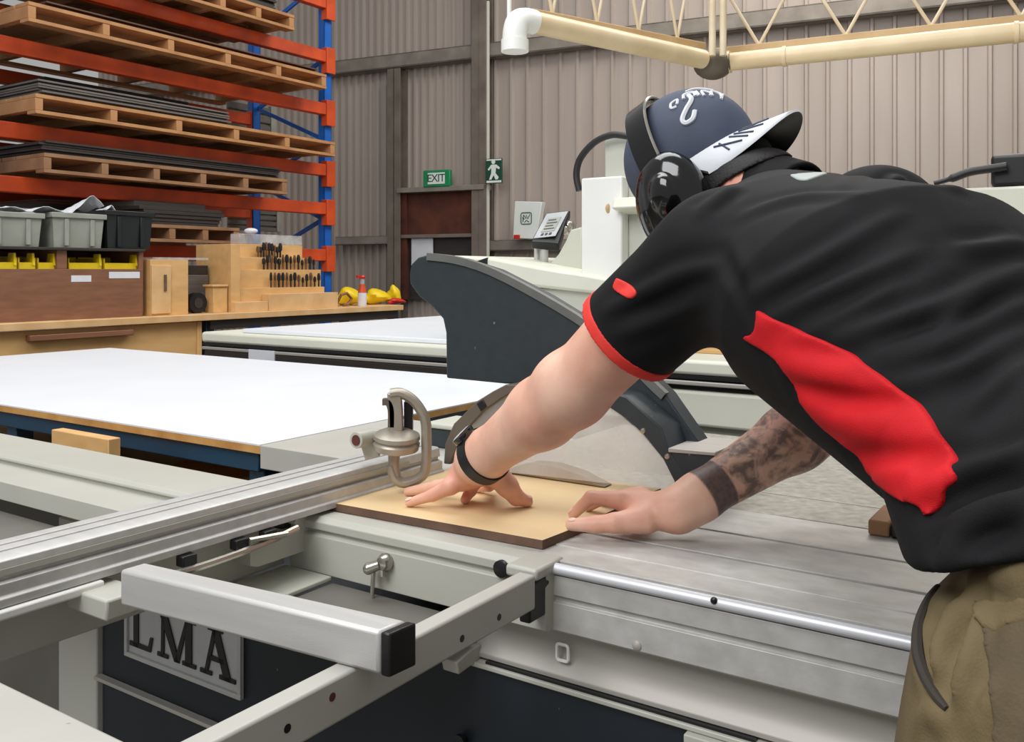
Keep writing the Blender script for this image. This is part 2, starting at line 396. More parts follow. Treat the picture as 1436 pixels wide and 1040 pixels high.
for k, z in BZ.items():
    for py in (-.03, .97):
        mb = MB(); mb.box(RACK, RX0+.05, RX1-.05, py, py+.05, z-.105, z-.0); mb.box(RACK, RX0+.05, RX1-.05, py+.05, py+.07, z-.105, z-.035)
        o = obj('beam', mb, M['orange'], rk, bevel=.006)
        for px, s in ((RX0, 1), (RX1, -1)):
            mb = MB(); mb.box(RACK, px-.052, px+.052, py-.012 if py < .5 else py+.05, py+.0 if py < .5 else py+.062, z-.2, z+.03); mb.box(RACK, px+s*.046, px+s*.054, py-.01, py+.06, z-.2, z+.03)
            obj('connector', mb, M['orange'], o, bevel=.003)
# sheets and pallets on the beams
def pallet(x0, x1, z, n, label, m='pallet', y0=-.3, y1=1.1, h=.125, ends=True):
    t = thing('pallet', label, 'pallet', RACK.p((x0+x1)/2, (y0+y1)/2, z), RACK.a, 'long timber pallets in the rack')
    mb = MB()
    for i in range(8):
        w = (y1-y0-.05)/8; a = y0+i*(w+.007); mb.box(RACK, x0, x1, a, a+w-.01, z+h-.024, z+h)
    obj('top_deck', mb, M[m], t, bevel=.002)
    mb = MB()
    for a in (y0, (y0+y1)/2-.05, y1-.1): mb.box(RACK, x0, x1, a, a+.1, z+.001, z+.024)
    obj('bottom_deck', mb, M[m], t, bevel=.002)
    for i in range(n):
        x = x0+(x1-x0-.05)*i/(n-1)
        mb = MB(); mb.box(RACK, x, x+.05, y0+.004, y1-.004, z+.0245, z+h-.0245); obj('bearer', mb, M[m], t, bevel=.003)
    return t
def rxf(x, y=200, v=-.3): return RACK.onv(x, y, v)[0]
pallet(rxf(130), rxf(413), BZ['A'], 6, 'timber pallet highest in the rack, cut by the top of the photo')
pallet(rxf(40), rxf(458), BZ['B']+.05, 6, 'timber pallet second from the top, reaching the blue upright')
pallet(rxf(50), rxf(470), BZ['C']+.03, 6, 'timber pallet in the middle of the rack jutting past the blue upright')
pallet(rxf(62), rxf(403), BZ['D']+.01, 6, 'timber pallet just above the row of plastic crates', 'pallet2')
pallet(rxf(12), rxf(336), BZ['E']+.01, 7, 'timber pallet lowest in the rack behind the crates', 'pallet2')
def sheets(x0, x1, z0, z1, m, label, y0=-.22, y1=1.02, n=6, grp='sheet stacks on the rack pallets'):
    mb = MB(); h = (z1-z0)/n
    for i in range(n):
        r = random.uniform(-.03, .03); q = random.uniform(-.02, .03)
        mb.box(RACK, x0+r, x1+r*.7, y0+q, y1+q, z0+i*h+.0005, z0+(i+1)*h-.001)
    return single('sheet_stack', mb, M[m], label, 'sheets', grp, bevel=.0015)
def ptop(z): return z+.126
sheets(rxf(150), rxf(395), ptop(BZ['A']), ptop(BZ['A'])+.12, 'sheetd', 'dark sheet stack on the highest pallet')
sheets(rxf(70), rxf(452), ptop(BZ['B']+.05), ptop(BZ['B']+.05)+.05, 'sheetb', 'thin brown sheet stack on the pallet second from the top', n=4)
sheets(rxf(62), rxf(330), ptop(BZ['C']+.03), ptop(BZ['C']+.03)+.11, 'sheet', 'grey sheet stack on the pallet that juts past the blue upright', n=8)
sheets(rxf(68), rxf(400), ptop(BZ['D']+.01), ptop(BZ['D']+.01)+.09, 'sheetd', 'dark sheet stack on the pallet above the crates', n=6)
sheets(rxf(205), rxf(320), ptop(BZ['E']+.01)+.0, ptop(BZ['E']+.01)+.13, 'sheetd', 'dark offcut stack on the lowest pallet', n=5)
for lo, hi, m, lab in (('A', 'Z', 'sheetd', 'added dark filler pack shading the rack behind the highest pallet load'), ('B', 'A', 'sheetb', 'added dark brown filler pack shading the rack on the second pallet from the top'), ('C', 'B', 'sheetd', 'added dark filler pack shading the rack on the pallet jutting past the upright'), ('D', 'C', 'sheetd', 'added dark filler pack shading the rack above the crates'), ('E', 'D', 'sheetb', 'added brown filler pack shading the rack on the lowest pallet')):
    zb = ptop(BZ[lo]+{'A':0,'B':.05,'C':.03,'D':.01,'E':.01}[lo]); sheets(rxf(60)+.35, rxf(300)+.25, zb+(.121 if lo == 'A' else .051 if lo == 'B' else .111 if lo == 'C' else .092 if lo == 'D' else .178), BZ[hi]-.13, m, lab, .36, 1.04, 7 if lo != 'A' else 9, 'added filler packs darkening the rack')  # packs added at the back of each level to darken the rack interior
mb = MB(); z = ptop(BZ['E']+.01)+.131; mb.box(RACK, rxf(213), rxf(312), -.1, .6, z, z+.045); single('steel_tray', mb, M['sheet'], 'flat grey tray lying on the dark offcuts of the lowest pallet', 'tray', bevel=.006)
# louvred panels seen through the rack
for (x0, y0, x1, y1, lab) in ((321, 150, 386, 190, 'pale grey louvred panel seen through the rack above the long pallet'), (322, 294, 394, 322, 'pale grey louvred panel seen through the rack behind the crates')):
    v = 1.22; a = RACK.onv(x0, y1, v); c = RACK.onv(x1, y0, v)
    t = thing('louvre_panel', lab, 'panel', RACK.p((a[0]+c[0])/2, v, a[2]), RACK.a, 'louvred panels at the rack back')
    mb = MB(); 
    for i in range(4):
        z0 = a[2]+(c[2]-a[2])*i/4; mb.box(RACK, a[0], c[0]-.06, v, v+.03, z0, z0+(c[2]-a[2])/4*.72)
    obj('slats', mb, M['sheet'], t, bevel=.003)
    mb = MB(); mb.box(RACK, c[0]-.06, c[0], v-.01, v+.03, a[2], c[2]); mb.box(RACK, a[0], c[0], v+.03, v+.04, a[2], c[2]); obj('frame', mb, M['greybin'], t, bevel=.003)

# ------------------------------------------------------------------ workbench along the rack
BT = 1.0
bx = lambda x, y=440, v=0: BENCH.onv(x, y, v)[0]
wb_ = thing('workbench', 'long plywood topped workbench in front of the rack', 'workbench', BENCH.p(0, .4, 0), BENCH.a)
X0, X1 = bx(-60), bx(566)
mb = MB(); mb.box(BENCH, X0, X1, 0, .72, BT-.04, BT); obj('bench_top', mb, M['plytop'], wb_, bevel=.003)
mb = MB(); mb.box(BENCH, X0, bx(288), .05, .07, .02, BT-.045); obj('front_panel', mb, M['ply'], wb_, bevel=.003)
mb = MB(); mb.box(BENCH, bx(283), bx(289), .04, .66, .02, BT-.045); obj('side_panel', mb, M['ply'], wb_, bevel=.003)
for x in (bx(298), bx(560)):
    for y in (.06, .6):
        mb = MB(); mb.box(BENCH, x, x+.06, y, y+.06, 0, BT-.042); obj('leg', mb, M['petrol'], wb_, bevel=.003)
mb = MB(); mb.box(BENCH, bx(300), bx(562), .03, .06, BT-.1, BT-.042); obj('apron', mb, M['sheetd'], wb_, bevel=.003)
a = BENCH.onv(47, 474, -.03); c = BENCH.onv(192, 466, -.03)
mb = MB(); mb.box(BENCH, a[0], c[0], .0, .049, a[2]-.02, a[2]+.012); obj('pull_rail', mb, M['brown'], wb_, bevel=.004)
# timber bin box
v = .1
def bb(mb, x0, x1, y0, y1, v0, v1, z0=None, z1=None, mi=0):   # box on the bench; y0 top, y1 bottom in the photo at its middle
    xm = (x0+x1)/2
    za = BENCH.onv(xm, y1, v0)[2] if z0 is None else z0; zb = BENCH.onv(xm, y0, v0)[2] if z1 is None else z1
    return mb.box(BENCH, BENCH.onv(x0, 400, v0)[0], BENCH.onv(x1, 400, v0)[0], v0, v1, za, zb, mi)
t = thing('bin_box', 'brown timber box of yellow bins at the left end of the bench', 'box', BENCH.p(bx(60), .3, BT), BENCH.a)
zt = BENCH.onv(100, 377, v)[2]; zs = BENCH.onv(100, 351, v)[2]
mb = MB(); bb(mb, -60, 200, 0, 0, v, v+.02, BT, zt); obj('front_board', mb, M['brown'], t, bevel=.002)
mb = MB(); bb(mb, -60, 200, 0, 0, v+.02, v+.5, BT, BT+.018); obj('bottom_board', mb, M['brown'], t)
mb = MB(); bb(mb, -60, 200, 0, 0, v+.5, v+.52, BT, zs); obj('back_board', mb, M['brown'], t)
for x0, x1 in ((80, 94), (195, 201), (-60, -54)):
    mb = MB(); bb(mb, x0, x1, 0, 0, v+.003, v+.5, zt if x0 == 80 else BT+.018, zs); obj('divider', mb, M['brown'], t, bevel=.002)
mb = MB(); bb(mb, -60, 204, 0, 0, v-.02, v+.54, zs, zs+.015); obj('top_board', mb, M['sheetd'], t, bevel=.002)
mb = MB(); bb(mb, 100, 128, 386, 395, v-.0015, v); bb(mb, 153, 196, 381, 390, v-.0015, v); obj('paper_label', mb, M['paper'], t, label='worn white label on the front board')
def ybin(x0, x1, lab):
    tt = thing('parts_bin', lab, 'bin', BENCH.p(bx((x0+x1)/2), v+.25, zt), BENCH.a, 'yellow parts bins in the timber box')
    xa, xb = BENCH.onv(x0, 400, v+.03)[0], BENCH.onv(x1, 400, v+.03)[0]; z0 = zt-.03
    mb = MB(); mb.box(BENCH, xa, xb, v+.03, v+.036, z0, zt+.035); mb.box(BENCH, xa, xa+.006, v+.03, v+.3, z0, zt+.06); mb.box(BENCH, xb-.006, xb, v+.03, v+.3, z0, zt+.06); mb.box(BENCH, xa, xb, v+.03, v+.3, z0-.005, z0); mb.box(BENCH, xa, xb, v+.295, v+.3, z0, zt+.07)
    obj('body', mb, M['yellow'], tt, bevel=.002)
    mb = MB(); mb.prism([BENCH.p(xb-.02, v+.02, zt+.02), BENCH.p(xb-.02, v+.03, zt+.085), BENCH.p(xb-.02, v+.08, zt+.085), BENCH.p(xb-.02, v+.1, zt+.02)], np.array(BENCH.p(.012,0,0))-np.array(BENCH.p(0,0,0))); obj('tab', mb, M['yellow'], tt)
ybin(-30, 24, 'yellow parts bin cut by the left edge of the photo'); ybin(26, 50, 'narrow yellow parts bin, second from the left'); ybin(53, 79, 'yellow parts bin left of the brown divider')
ybin(96, 143, 'yellow parts bin right of the brown divider'); ybin(146, 194, 'yellow parts bin beside the plywood cabinet')
# crates on the top board
zc = zs+.0155
def crate(x0, x1, ytop, m, lab, rim=True):
    vv = v+.02; xa, xb = BENCH.onv(x0, 330, vv)[0], BENCH.onv(x1, 330, vv)[0]; z1 = BENCH.onv((x0+x1)/2, ytop, vv)[2]
    tt = thing('storage_crate', lab, 'crate', BENCH.p((xa+xb)/2, vv+.2, zc), BENCH.a, 'plastic crates on the bin box')
    d = .38; k = .012; mb = MB(); P = BENCH.p
    def q(i, z): return [P(xa+i, vv+i, z), P(xb-i, vv+i, z), P(xb-i, vv+d-i, z), P(xa+i, vv+d-i, z)]
    o0, o1 = q(k, zc), q(0, z1-.02); i1, i0 = q(.006, z1-.02), q(k+.006, zc+.006)
    mb.add(o0+o1+i1+i0, [(3,2,1,0)]+[(j, (j+1) % 4, 4+(j+1) % 4, 4+j) for j in range(4)]+[(4+j, 4+(j+1) % 4, 8+(j+1) % 4, 8+j) for j in range(4)]+[(8+j, 8+(j+1) % 4, 12+(j+1) % 4, 12+j) for j in range(4)]+[(12,13,14,15)])
    obj('body', mb, M[m], tt, bevel=.002)
    mb = MB()
    mb.box(BENCH, xa-.012, xb+.012, vv-.012, vv, z1-.03, z1); mb.box(BENCH, xa-.012, xb+.012, vv+d, vv+d+.012, z1-.03, z1); mb.box(BENCH, xa-.012, xa, vv, vv+d, z1-.03, z1); mb.box(BENCH, xb, xb+.012, vv, vv+d, z1-.03, z1)
    obj('rim', mb, M[m], tt, bevel=.004)
    for f in (.22, .72):
        mb = MB(); x = xa+(xb-xa)*f; mb.box(BENCH, x, x+.025, vv-.006, vv+.006, zc+.01, z1-.031); obj('rib', mb, M[m], tt, bevel=.003)
    mb = MB(); mb.box(BENCH, xa+.05, xb-.05, vv+.03, vv+d-.05, zc+.01, z1-.04); obj('lid', mb, M[m], tt)
    return z1
z1 = crate(-25, 59, 297, 'greybin', 'translucent grey crate at the left edge of the photo')
crate(74, 146, 299, 'greybin', 'translucent grey crate beside the black crate')
crate(150, 214, 296, 'blackbin', 'black plastic crate right of the two grey crates')
def crumple(x0, x1, ybase, peaks, lab, vv, d=.2, name='paper_sheet', m='paper'):
    n = 14; k = 6; vs = []; fs = []
    for j in range(k):
        for i in range(n):
            f = i/(n-1); x = x0+(x1-x0)*f; h = 0
            for pc, pw, ph in peaks: h += ph*max(0, 1-abs(f-pc)/pw)
            p = BENCH.onv(x, ybase, vv); r = math.sin(i*1.7+j*2.1)*.004
            vs.append(BENCH.p(p[0], vv+d*j/(k-1), z1+.012+h*(1-.55*j/(k-1))+r))
    for j in range(k-1):
        for i in range(n-1): fs.append((j*n+i, j*n+i+1, (j+1)*n+i+1, (j+1)*n+i))
    mb = MB(); mb.add(vs, fs); o = single(name, mb, M[m], lab, 'paper', 'loose papers on the crates')
    s = o.modifiers.new('s', 'SOLIDIFY'); s.thickness = .002
crumple(-10, 92, 297, [(.25,.2,.02),(.75,.2,.035)], 'crumpled white paper lying on the left grey crate', .11)
crumple(82, 146, 297, [(.75,.45,.115)], 'white paper folded up to a peak over the middle grey crate', .12)
crumple(146, 180, 293, [(.3,.4,.06)], 'small pale blue paper on the black crate', .13)
# plywood cabinet and clutter
t = thing('plywood_cabinet', 'small plywood cabinet standing right of the brown bin box', 'box', BENCH.p(bx(232), .3, BT), BENCH.a)
mb = MB(); bb(mb, 211, 264, 364, 0, .09, .42, BT); obj('body', mb, M['ply'], t, bevel=.002)
mb = MB(); bb(mb, 213, 240, 372, 0, .08, .09, BT+.012); obj('door', mb, M['plytop'], t, bevel=.002)
mb = MB(); bb(mb, 231, 234, 385, 408, .072, .08); obj('finger_slot', mb, M['mdfedge'], t)
mb = MB(); bb(mb, 214, 292, 361, 364, .2, .4); single('clear_sheet', mb, M['clearbox'], 'clear plastic sheet laid across the plywood cabinet', 'sheet')
t = thing('tape_roll', 'black tape roll between the plywood cabinet and tool block', 'roll', BENCH.p(bx(278), .2, BT), BENCH.a)
c = BENCH.onv(277, 413, .16); r = .066
mb = MB(); ax = np.array(BENCH.p(0,-1,0))-np.array(BENCH.p(0,0,0)); o_ = np.array(BENCH.p(c[0], .2, BT+r))
mb.lathe(o_, ax, [(r*.5,0),(r,0),(r,.05),(r*.5,.05)], 24); obj('tape', mb, M['black'], t)
mb = MB(); mb.lathe(o_, ax, [(r*.42,-.002),(r*.5,-.002),(r*.5,.053),(r*.42,.053)], 20); obj('core', mb, M['sheetd'], t)
for (x0, x1, y0, y1, m, lab) in ((264, 292, 385, 398, 'sheet', 'grey metal box behind the black tape roll'), (264, 292, 372, 384, 'sheetd', 'dark metal box atop the grey one behind the tape roll')):
    mb = MB(); bb(mb, x0, x1, y0, 0, .3, .5, BT if y0 == 385 else BENCH.onv(282, 385, .3)[2]+.0005); single('metal_box', mb, M[m], lab, 'box', bevel=.004)
mb = MB(); bb(mb, 299, 319, 402, 0, .12, .2, BT); bb(mb, 298, 320, 399, 402, .11, .21); single('small_box', mb, M['ply'], 'small plywood box beside the stepped tool block', 'box', bevel=.003)
# stepped tool block with router bits
t = thing('tool_block', 'stepped plywood block holding rows of router bits', 'tool holder', BENCH.p(bx(400), .25, BT), BENCH.a)
mb = MB(); pr = [(326,0),(326,342),(336,342),(338,431)]
bb(mb, 324, 337, 342, 0, .1, .46, BT); obj('side_panel', mb, M['ply'], t, bevel=.002)
steps = [(337,424,343,.34,.46),(337,432,361,.26,.34),(337,450,378,.2,.26),(337,455,403,.13,.2)]
for i, (x0, x1, yt, v0, v1) in enumerate(steps):
    mb = MB(); bb(mb, x0, x1, yt, 0, v0, v1-.0005, BT); obj('step', mb, M['ply'], t, bevel=.002)
mb = MB(); bb(mb, 377, 474, 411, 0, .06, .13, BT); bb(mb, 330, 376, 423, 0, .06, .13, BT); obj('base_board', mb, M['plytop'], t, bevel=.002)
rows = [(362, 393, 358, .3, 9), (370, 440, 377, .23, 14), (380, 447, 402, .165, 13)]
for ri, (x0, x1, yb, vv, n) in enumerate(rows):
    for i in range(n):
        x = x0+(x1-x0)*i/(n-1); p = BENCH.onv(x, yb, vv)
        zt_ = BENCH.onv((steps[ri+1][0]+steps[ri+1][1])/2, steps[ri+1][2], steps[ri+1][3])[2]
        p = (p[0], vv, zt_)
        h = random.uniform(.07, .11); r = random.uniform(.009, .014); mb = MB()
        mb.lathe(BENCH.p(*p), (0,0,1), [(r*.5,0),(r*.5,h*.45),(r,h*.5),(r*1.1,h*.8),(r*.6,h)], 8)
        single('router_bit', mb, M['ink'] if (i+ri) % 3 else M['copper'], ['router bit in the top row of the stepped block','router bit in the middle row of the stepped block','router bit in the front row of the stepped block'][ri], 'router bit', ['router bits, top row','router bits, middle row','router bits, front row'][ri])
mb = MB(); bb(mb, 336, 424, 329, 0, .35, .45, BENCH.onv(380, 343, .34)[2]+.001); single('clear_tub', mb, M['clearbox'], 'flat clear plastic tub on top of the stepped tool block', 'tub', bevel=.006)
mb = MB(); p = BENCH.onv(352, 328, .4); zz = BENCH.onv(380, 329, .35)[2]+.001; mb.ball(BENCH.p(p[0], .4, zz+.022), (.05,.04,.022)); single('white_rag', mb, M['paper'], 'small white rag on the clear tub', 'rag')
# right end of the bench
p = BENCH.onv(508, 420, .1); t = thing('spray_bottle', 'white and orange spray bottle with red cap near the bench end', 'bottle', BENCH.p(p[0], .1, BT), BENCH.a)
H_ = BENCH.onv(508, 386, .1)[2]-BT; o_ = BENCH.p(p[0], .1, BT)
mb = MB(); mb.lathe(o_, (0,0,1), [(.03,0),(.034,.01),(.034,H_*.42),(.03,H_*.5)], 16); obj('body', mb, M['paper'], t)
mb = MB(); mb.lathe(o_, (0,0,1), [(.0345,H_*.44),(.028,H_*.56),(.02,H_*.72)], 16); obj('shoulder', mb, M['orange'], t)
mb = MB(); mb.lathe(o_, (0,0,1), [(.018,H_*.72),(.018,H_*.9)], 12); obj('neck', mb, M['screen'], t)
mb = MB(); mb.lathe(o_, (0,0,1), [(.022,H_*.9),(.026,H_*.95),(.018,H_)], 12); mb.box(BENCH, p[0]-.06, p[0]+.0, .09, .11, BT+H_*.92, BT+H_); obj('cap', mb, M['red'], t)
def lump(cx_, cy_, vv, r, m, name, lab, cat):
    p = BENCH.onv(cx_, cy_, vv); mb = MB(); rr_ = random.Random(cx_)
    A = np.array([[BENCH.c, BENCH.s, 0], [-BENCH.s, BENCH.c, 0], [0, 0, 1]])
    mb.ball((0,0,0), r, A, 20)
    V = [tuple(np.array(q)*(1+.16*math.sin(9*q[0]/r[0]*.5+3*q[2]/r[2])+rr_.uniform(-.04,.04))+np.array(BENCH.p(p[0], vv, BT+r[2]*.98))) for q in mb.v]
    mb.v = [(x, y, max(z, BT+.001)) for x, y, z in V]; single(name, mb, M[m], lab, cat)
lump(491, 412, .3, (.13,.08,.07), 'yellow', 'yellow_bag', 'yellow bag with brown strap left of the spray bottle', 'bag')
lump(529, 411, .28, (.14,.08,.062), 'yellow', 'yellow_bag', 'yellow bag right of the spray bottle', 'bag')
lump(553, 408, .3, (.06,.06,.075), 'yellow', 'yellow_sponge', 'yellow sponge at the far end of the bench', 'sponge')
lump(556, 416, .16, (.1,.04,.025), 'red', 'red_cloth', 'red cloth lying at the far end of the bench', 'cloth')
p = BENCH.onv(485, 415, .18); mb = MB(); mb.tube([BENCH.p(p[0]-.08, .2, BT+.02), BENCH.p(p[0]-.06, .17, BT+.09), BENCH.p(p[0]+.0, .17, BT+.1), BENCH.p(p[0]+.05, .17, BT+.06), BENCH.p(p[0]+.0, .16, BT+.016), BENCH.p(p[0]-.05, .16, BT+.013)], .011, 8)
single('leather_strap', mb, M['brown'], 'brown leather strap curled in front of the left yellow bag', 'strap')
# ------------------------------------------------------------------ routing machine behind the saw
S = SAW.p
so = lambda x, y, v: SAW.onv(x, y, v)
cn = thing('router_machine', 'large cream machine with wide bed behind the saw', 'machine', S(-1.6, 3.8, 0), SAW.a)
BV = 2.8
mb = MB(); mb.box(SAW, -3.66, 1.6, BV, 5.0, .93, .98); obj('bed_top', mb, M['cream'], cn, bevel=.012)
mb = MB(); mb.box(SAW, -3.64, 1.6, BV+.03, 4.98, .88, .929); mb.box(SAW, -3.64, 1.0, BV-.005, BV+.03, .918, .9295); obj('bed_frame', mb, M['black'], cn)
mb = MB(); mb.box(SAW, -3.64, 1.6, BV-.012, BV+.029, .898, .912); obj('guide_rail', mb, M['alud'], cn, bevel=.003)
mb = MB(); mb.box(SAW, -3.6, 1.6, BV+.0, 4.9, .765, .879); obj('body_upper', mb, M['cream'], cn, bevel=.01)
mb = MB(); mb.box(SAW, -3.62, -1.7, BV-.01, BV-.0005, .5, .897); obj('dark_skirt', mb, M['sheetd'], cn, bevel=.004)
mb = MB(); mb.box(SAW, -3.5, 1.6, BV+.05, 4.8, .02, .7645); obj('body_lower', mb, M['creamd'], cn, bevel=.01)
def sq(pts, v): return [S(*[(lambda a: (a[0], v, a[2]))(so(x, y, v))][0]) for x, y in pts]
vv = np.array(S(0,1,0))-np.array(S(0,0,0)); uu = np.array(S(1,0,0))-np.array(S(0,0,0))
hv = 2.92
a = so(640, 358, hv); e = so(905, 395, hv)
prof = [(632,358),(660,359),(690,361),(740,371),(780,378),(815,383),(860,391),(930,402)]
P = [(so(x, y, hv)[0], so(x, y, hv)[2]) for x, y in prof]
mb = MB(); mb.prism([S(u, hv, z) for u, z in P]+[S(P[-1][0], hv, P[-1][1]-.05), S(so(745,402,hv)[0], hv, so(745,402,hv)[2]), S(P[0][0], hv, P[0][1]-.06)], vv*.75, smooth=True); obj('hood', mb, M['cream'], cn, bevel=.012)
mb = MB(); mb.box(SAW, P[0][0]+.03, P[-1][0]-.02, hv+.03, hv+.7, .98, so(745,402,hv)[2]-.005); obj('hood_base', mb, M['creamd'], cn, bevel=.01)
q = [so(655,371,hv-.004), so(683,361,hv-.004), so(683,374,hv-.004)]
mb = MB(); mb.prism([S(c[0], hv-.004, c[2]) for c in q], vv*.03); obj('vent', mb, M['black'], cn)
# column
cv = 2.97
a = so(815, 250, cv); c = so(872, 385, cv)
mb = MB(); mb.box(SAW, a[0], c[0], cv, cv+.3, c[2]-.02, a[2]); obj('column', mb, M['white'], cn, bevel=.006)
d = so(905, 275, cv+.05)
mb = MB(); mb.box(SAW, c[0], d[0]+.15, cv+.05, cv+.3, c[2]-.03, a[2]-.01); obj('column_side', mb, M['creamd'], cn, bevel=.006)
z0, z1 = so(890,300,cv)[2], so(890,275,cv)[2]
mb = MB(); u0, u1 = so(866,290,cv)[0], so(905,290,cv)[0]
mb.prism([S(u0, cv-.02, z1), S(u0+.05, cv-.1, z1+.03), S(u1, cv-.1, z1+.04), S(u1, cv-.1, z0+.01), S(u0+.07, cv-.1, z0+.01), S(u0, cv-.02, z0)][:0] or [S(u0, cv+.04, z1), S(u0, cv-.03, z1-.005), S(u0, cv-.05, z0+.02), S(u0, cv+.04, z0-.0)], uu*(u1-u0)); obj('bracket', mb, M['cream'], cn, bevel=.006)
mb = MB(); p = so(853, 292, cv-.002); mb.ball(S(p[0], cv, p[2]), (.012,.004,.018)); obj('hole_plug', mb, M['tan'], cn, label='tan plug on the white column')
a = so(848, 192, cv+.1); c = so(882, 249, cv+.1)
mb = MB(); mb.box(SAW, a[0], c[0]+.05, cv+.1, cv+.24, c[2], a[2]); obj('top_box', mb, M['creamd'], cn, bevel=.005)
mb = MB(); p = [so(x, y, cv+.08) for x, y in ((884,192),(862,190),(838,200),(818,222),(812,245),(816,268))]
def smooth(pts, n=6):
    pts = [np.array(q, float) for q in pts]; out = []
    for i in range(len(pts)-1):
        p0, p1, p2, p3 = pts[max(i-1,0)], pts[i], pts[i+1], pts[min(i+2,len(pts)-1)]
        for k in range(n):
            t = k/n; out.append(.5*((2*p1)+(-p0+p2)*t+(2*p0-5*p1+4*p2-p3)*t*t+(-p0+3*p1-3*p2+p3)*t**3))
    return out+[pts[-1]]
mb.tube(smooth([S(c[0], cv+.06, c[2]) for c in p]), .013, 10); obj('hose', mb, M['hose'], cn)
pts = [(816,318),(800,322),(793,338),(783,356),(768,373),(816,383)]
mb = MB(); mb.prism(sq(pts, 3.15), vv*.15, smooth=True); obj('fairing', mb, M['creamd'], cn, bevel=.006)
# gantry beam to the right
gv = 3.0
a = so(1436, 257, gv); c = so(1436, 308, gv)
mb = MB(); mb.box(SAW, so(873,300,gv)[0]+.2, a[0]+.9, gv+.08, gv+.32, c[2], a[2]); obj('gantry_beam', mb, M['cream'], cn, bevel=.008)
mb = MB(); mb.box(SAW, so(873,300,gv)[0]+.2, a[0]+.9, gv+.1, gv+.28, c[2]-.03, c[2]-.001); obj('beam_rail', mb, M['alud'], cn)
mb = MB(); p = so(1389, 256, gv+.1); t_ = so(1389, 217, gv+.1); mb.box(SAW, p[0], p[0]+.3, gv+.1, gv+.28, a[2]+.001, t_[2]); o = obj('motor', mb, M['black'], cn, bevel=.012)
mb = MB(); mb.tube(smooth([S(so(x, y, gv+.08)[0], gv+.08, so(x, y, gv+.08)[2]) for x, y in ((1310,257),(1335,250),(1360,241),(1392,236),(1412,233))]), [.008]*6+[.013]*19, 10); obj('motor_cable', mb, M['hose'], o)
# pendant with display
pn = thing('control_pendant', 'tilted control pendant with grey display on a short post', 'control panel', S(so(765,370,3.0)[0], 3.0, so(765,370,3.0)[2]), SAW.a)
DY = 3.72
TL, TR, BR, BL = W(766,298,DY+.06), W(800,294,DY+.06), W(784,343,DY-.03), W(744,339,DY-.03)
nn = np.cross(TR-TL, BL-TL); nn /= np.linalg.norm(nn); nn = nn if nn[1] > 0 else -nn
mb = MB(); mb.hexa([BL+nn*.045, BR+nn*.045, TR+nn*.045, TL+nn*.045, BL, BR, TR, TL]) ; mb.f = mb.f; hs = obj('housing', mb, M['black'], pn, bevel=.006)
def pq(a, b, d=0): return TL+(TR-TL)*a+(BL-TL)*b-nn*d
mb = MB(); mb.prism([pq(.06,.06,.0), pq(.94,.06,.0), pq(.94,.9,.0), pq(.06,.9,.0)], -nn*.003); obj('bezel', mb, M['screen'], hs, label='light grey bezel')
mb = MB(); mb.prism([pq(.24,.25,.003), pq(.78,.25,.003), pq(.78,.72,.003), pq(.24,.72,.003)], -nn*.002); obj('display', mb, M['greybin'], hs)
mb = MB()
for i in range(4):
    y = .31+i*.1; mb.prism([pq(.3,y,.005), pq(.62+.1*(i % 2),y,.005), pq(.62+.1*(i % 2),y+.035,.005), pq(.3,y+.035,.005)], -nn*.001)
for i in range(3): mb.prism([pq(.3+i*.16,.77,.003), pq(.4+i*.16,.77,.003), pq(.4+i*.16,.84,.003), pq(.3+i*.16,.84,.003)], -nn*.002)
obj('display_marks', mb, M['ink'], hs)
mb = MB(); a = W(763,343,DY+.02); mb.tube([a, W(763,374,DY+.02)-np.array([0,0,.02])], .017, 12); obj('post', mb, M['alu'], pn)
mb = MB(); mb.tube([W(753,343,DY+.05), W(753,374,DY+.05)], .012, 10); obj('post', mb, M['alu'], pn)
mb = MB(); mb.tube(smooth([pq(1.0,.45,-.03), pq(1.15,.5,-.05), W(802,328,DY+.1), W(806,312,DY+.12)]), .008, 8); mb.ball(pq(1.12,.35,-.04), .022); mb.ball(pq(1.05,.55,-.03), .02); obj('plug', mb, M['chrome'], pn)
# sheets on the bed
mb = MB(); a = WZ(342,466,.982); c = WZ(620,482,.982)
ua, va = SAW.inv(a)[:2]; uc, vc = SAW.inv(c)[:2]
mb.box(SAW, ua, -1.95, BV+.05, BV+1.9, .9805, 1.0); single('cream_board', mb, M['laminate'], 'pale cream board lying on the machine bed behind the white one', 'board', bevel=.004)
p = so(350, 504, BV-.01); t_ = so(386, 492, BV-.01); mb = MB(); mb.box(SAW, p[0], t_[0], BV-.016, BV-.0105, p[2], t_[2])
obj('paper_label', mb, M['paper'], cn)
a = SAW.inv(WZ(915,491,.982)); mb = MB(); mb.box(SAW, max(a[0],P[-1][0]+.02), a[0]+.8, a[1], a[1]+.55, .9805, .994); single('plywood_offcut', mb, M['ply'], 'tan plywood offcut on the machine bed under the raised arm', 'board', bevel=.002)

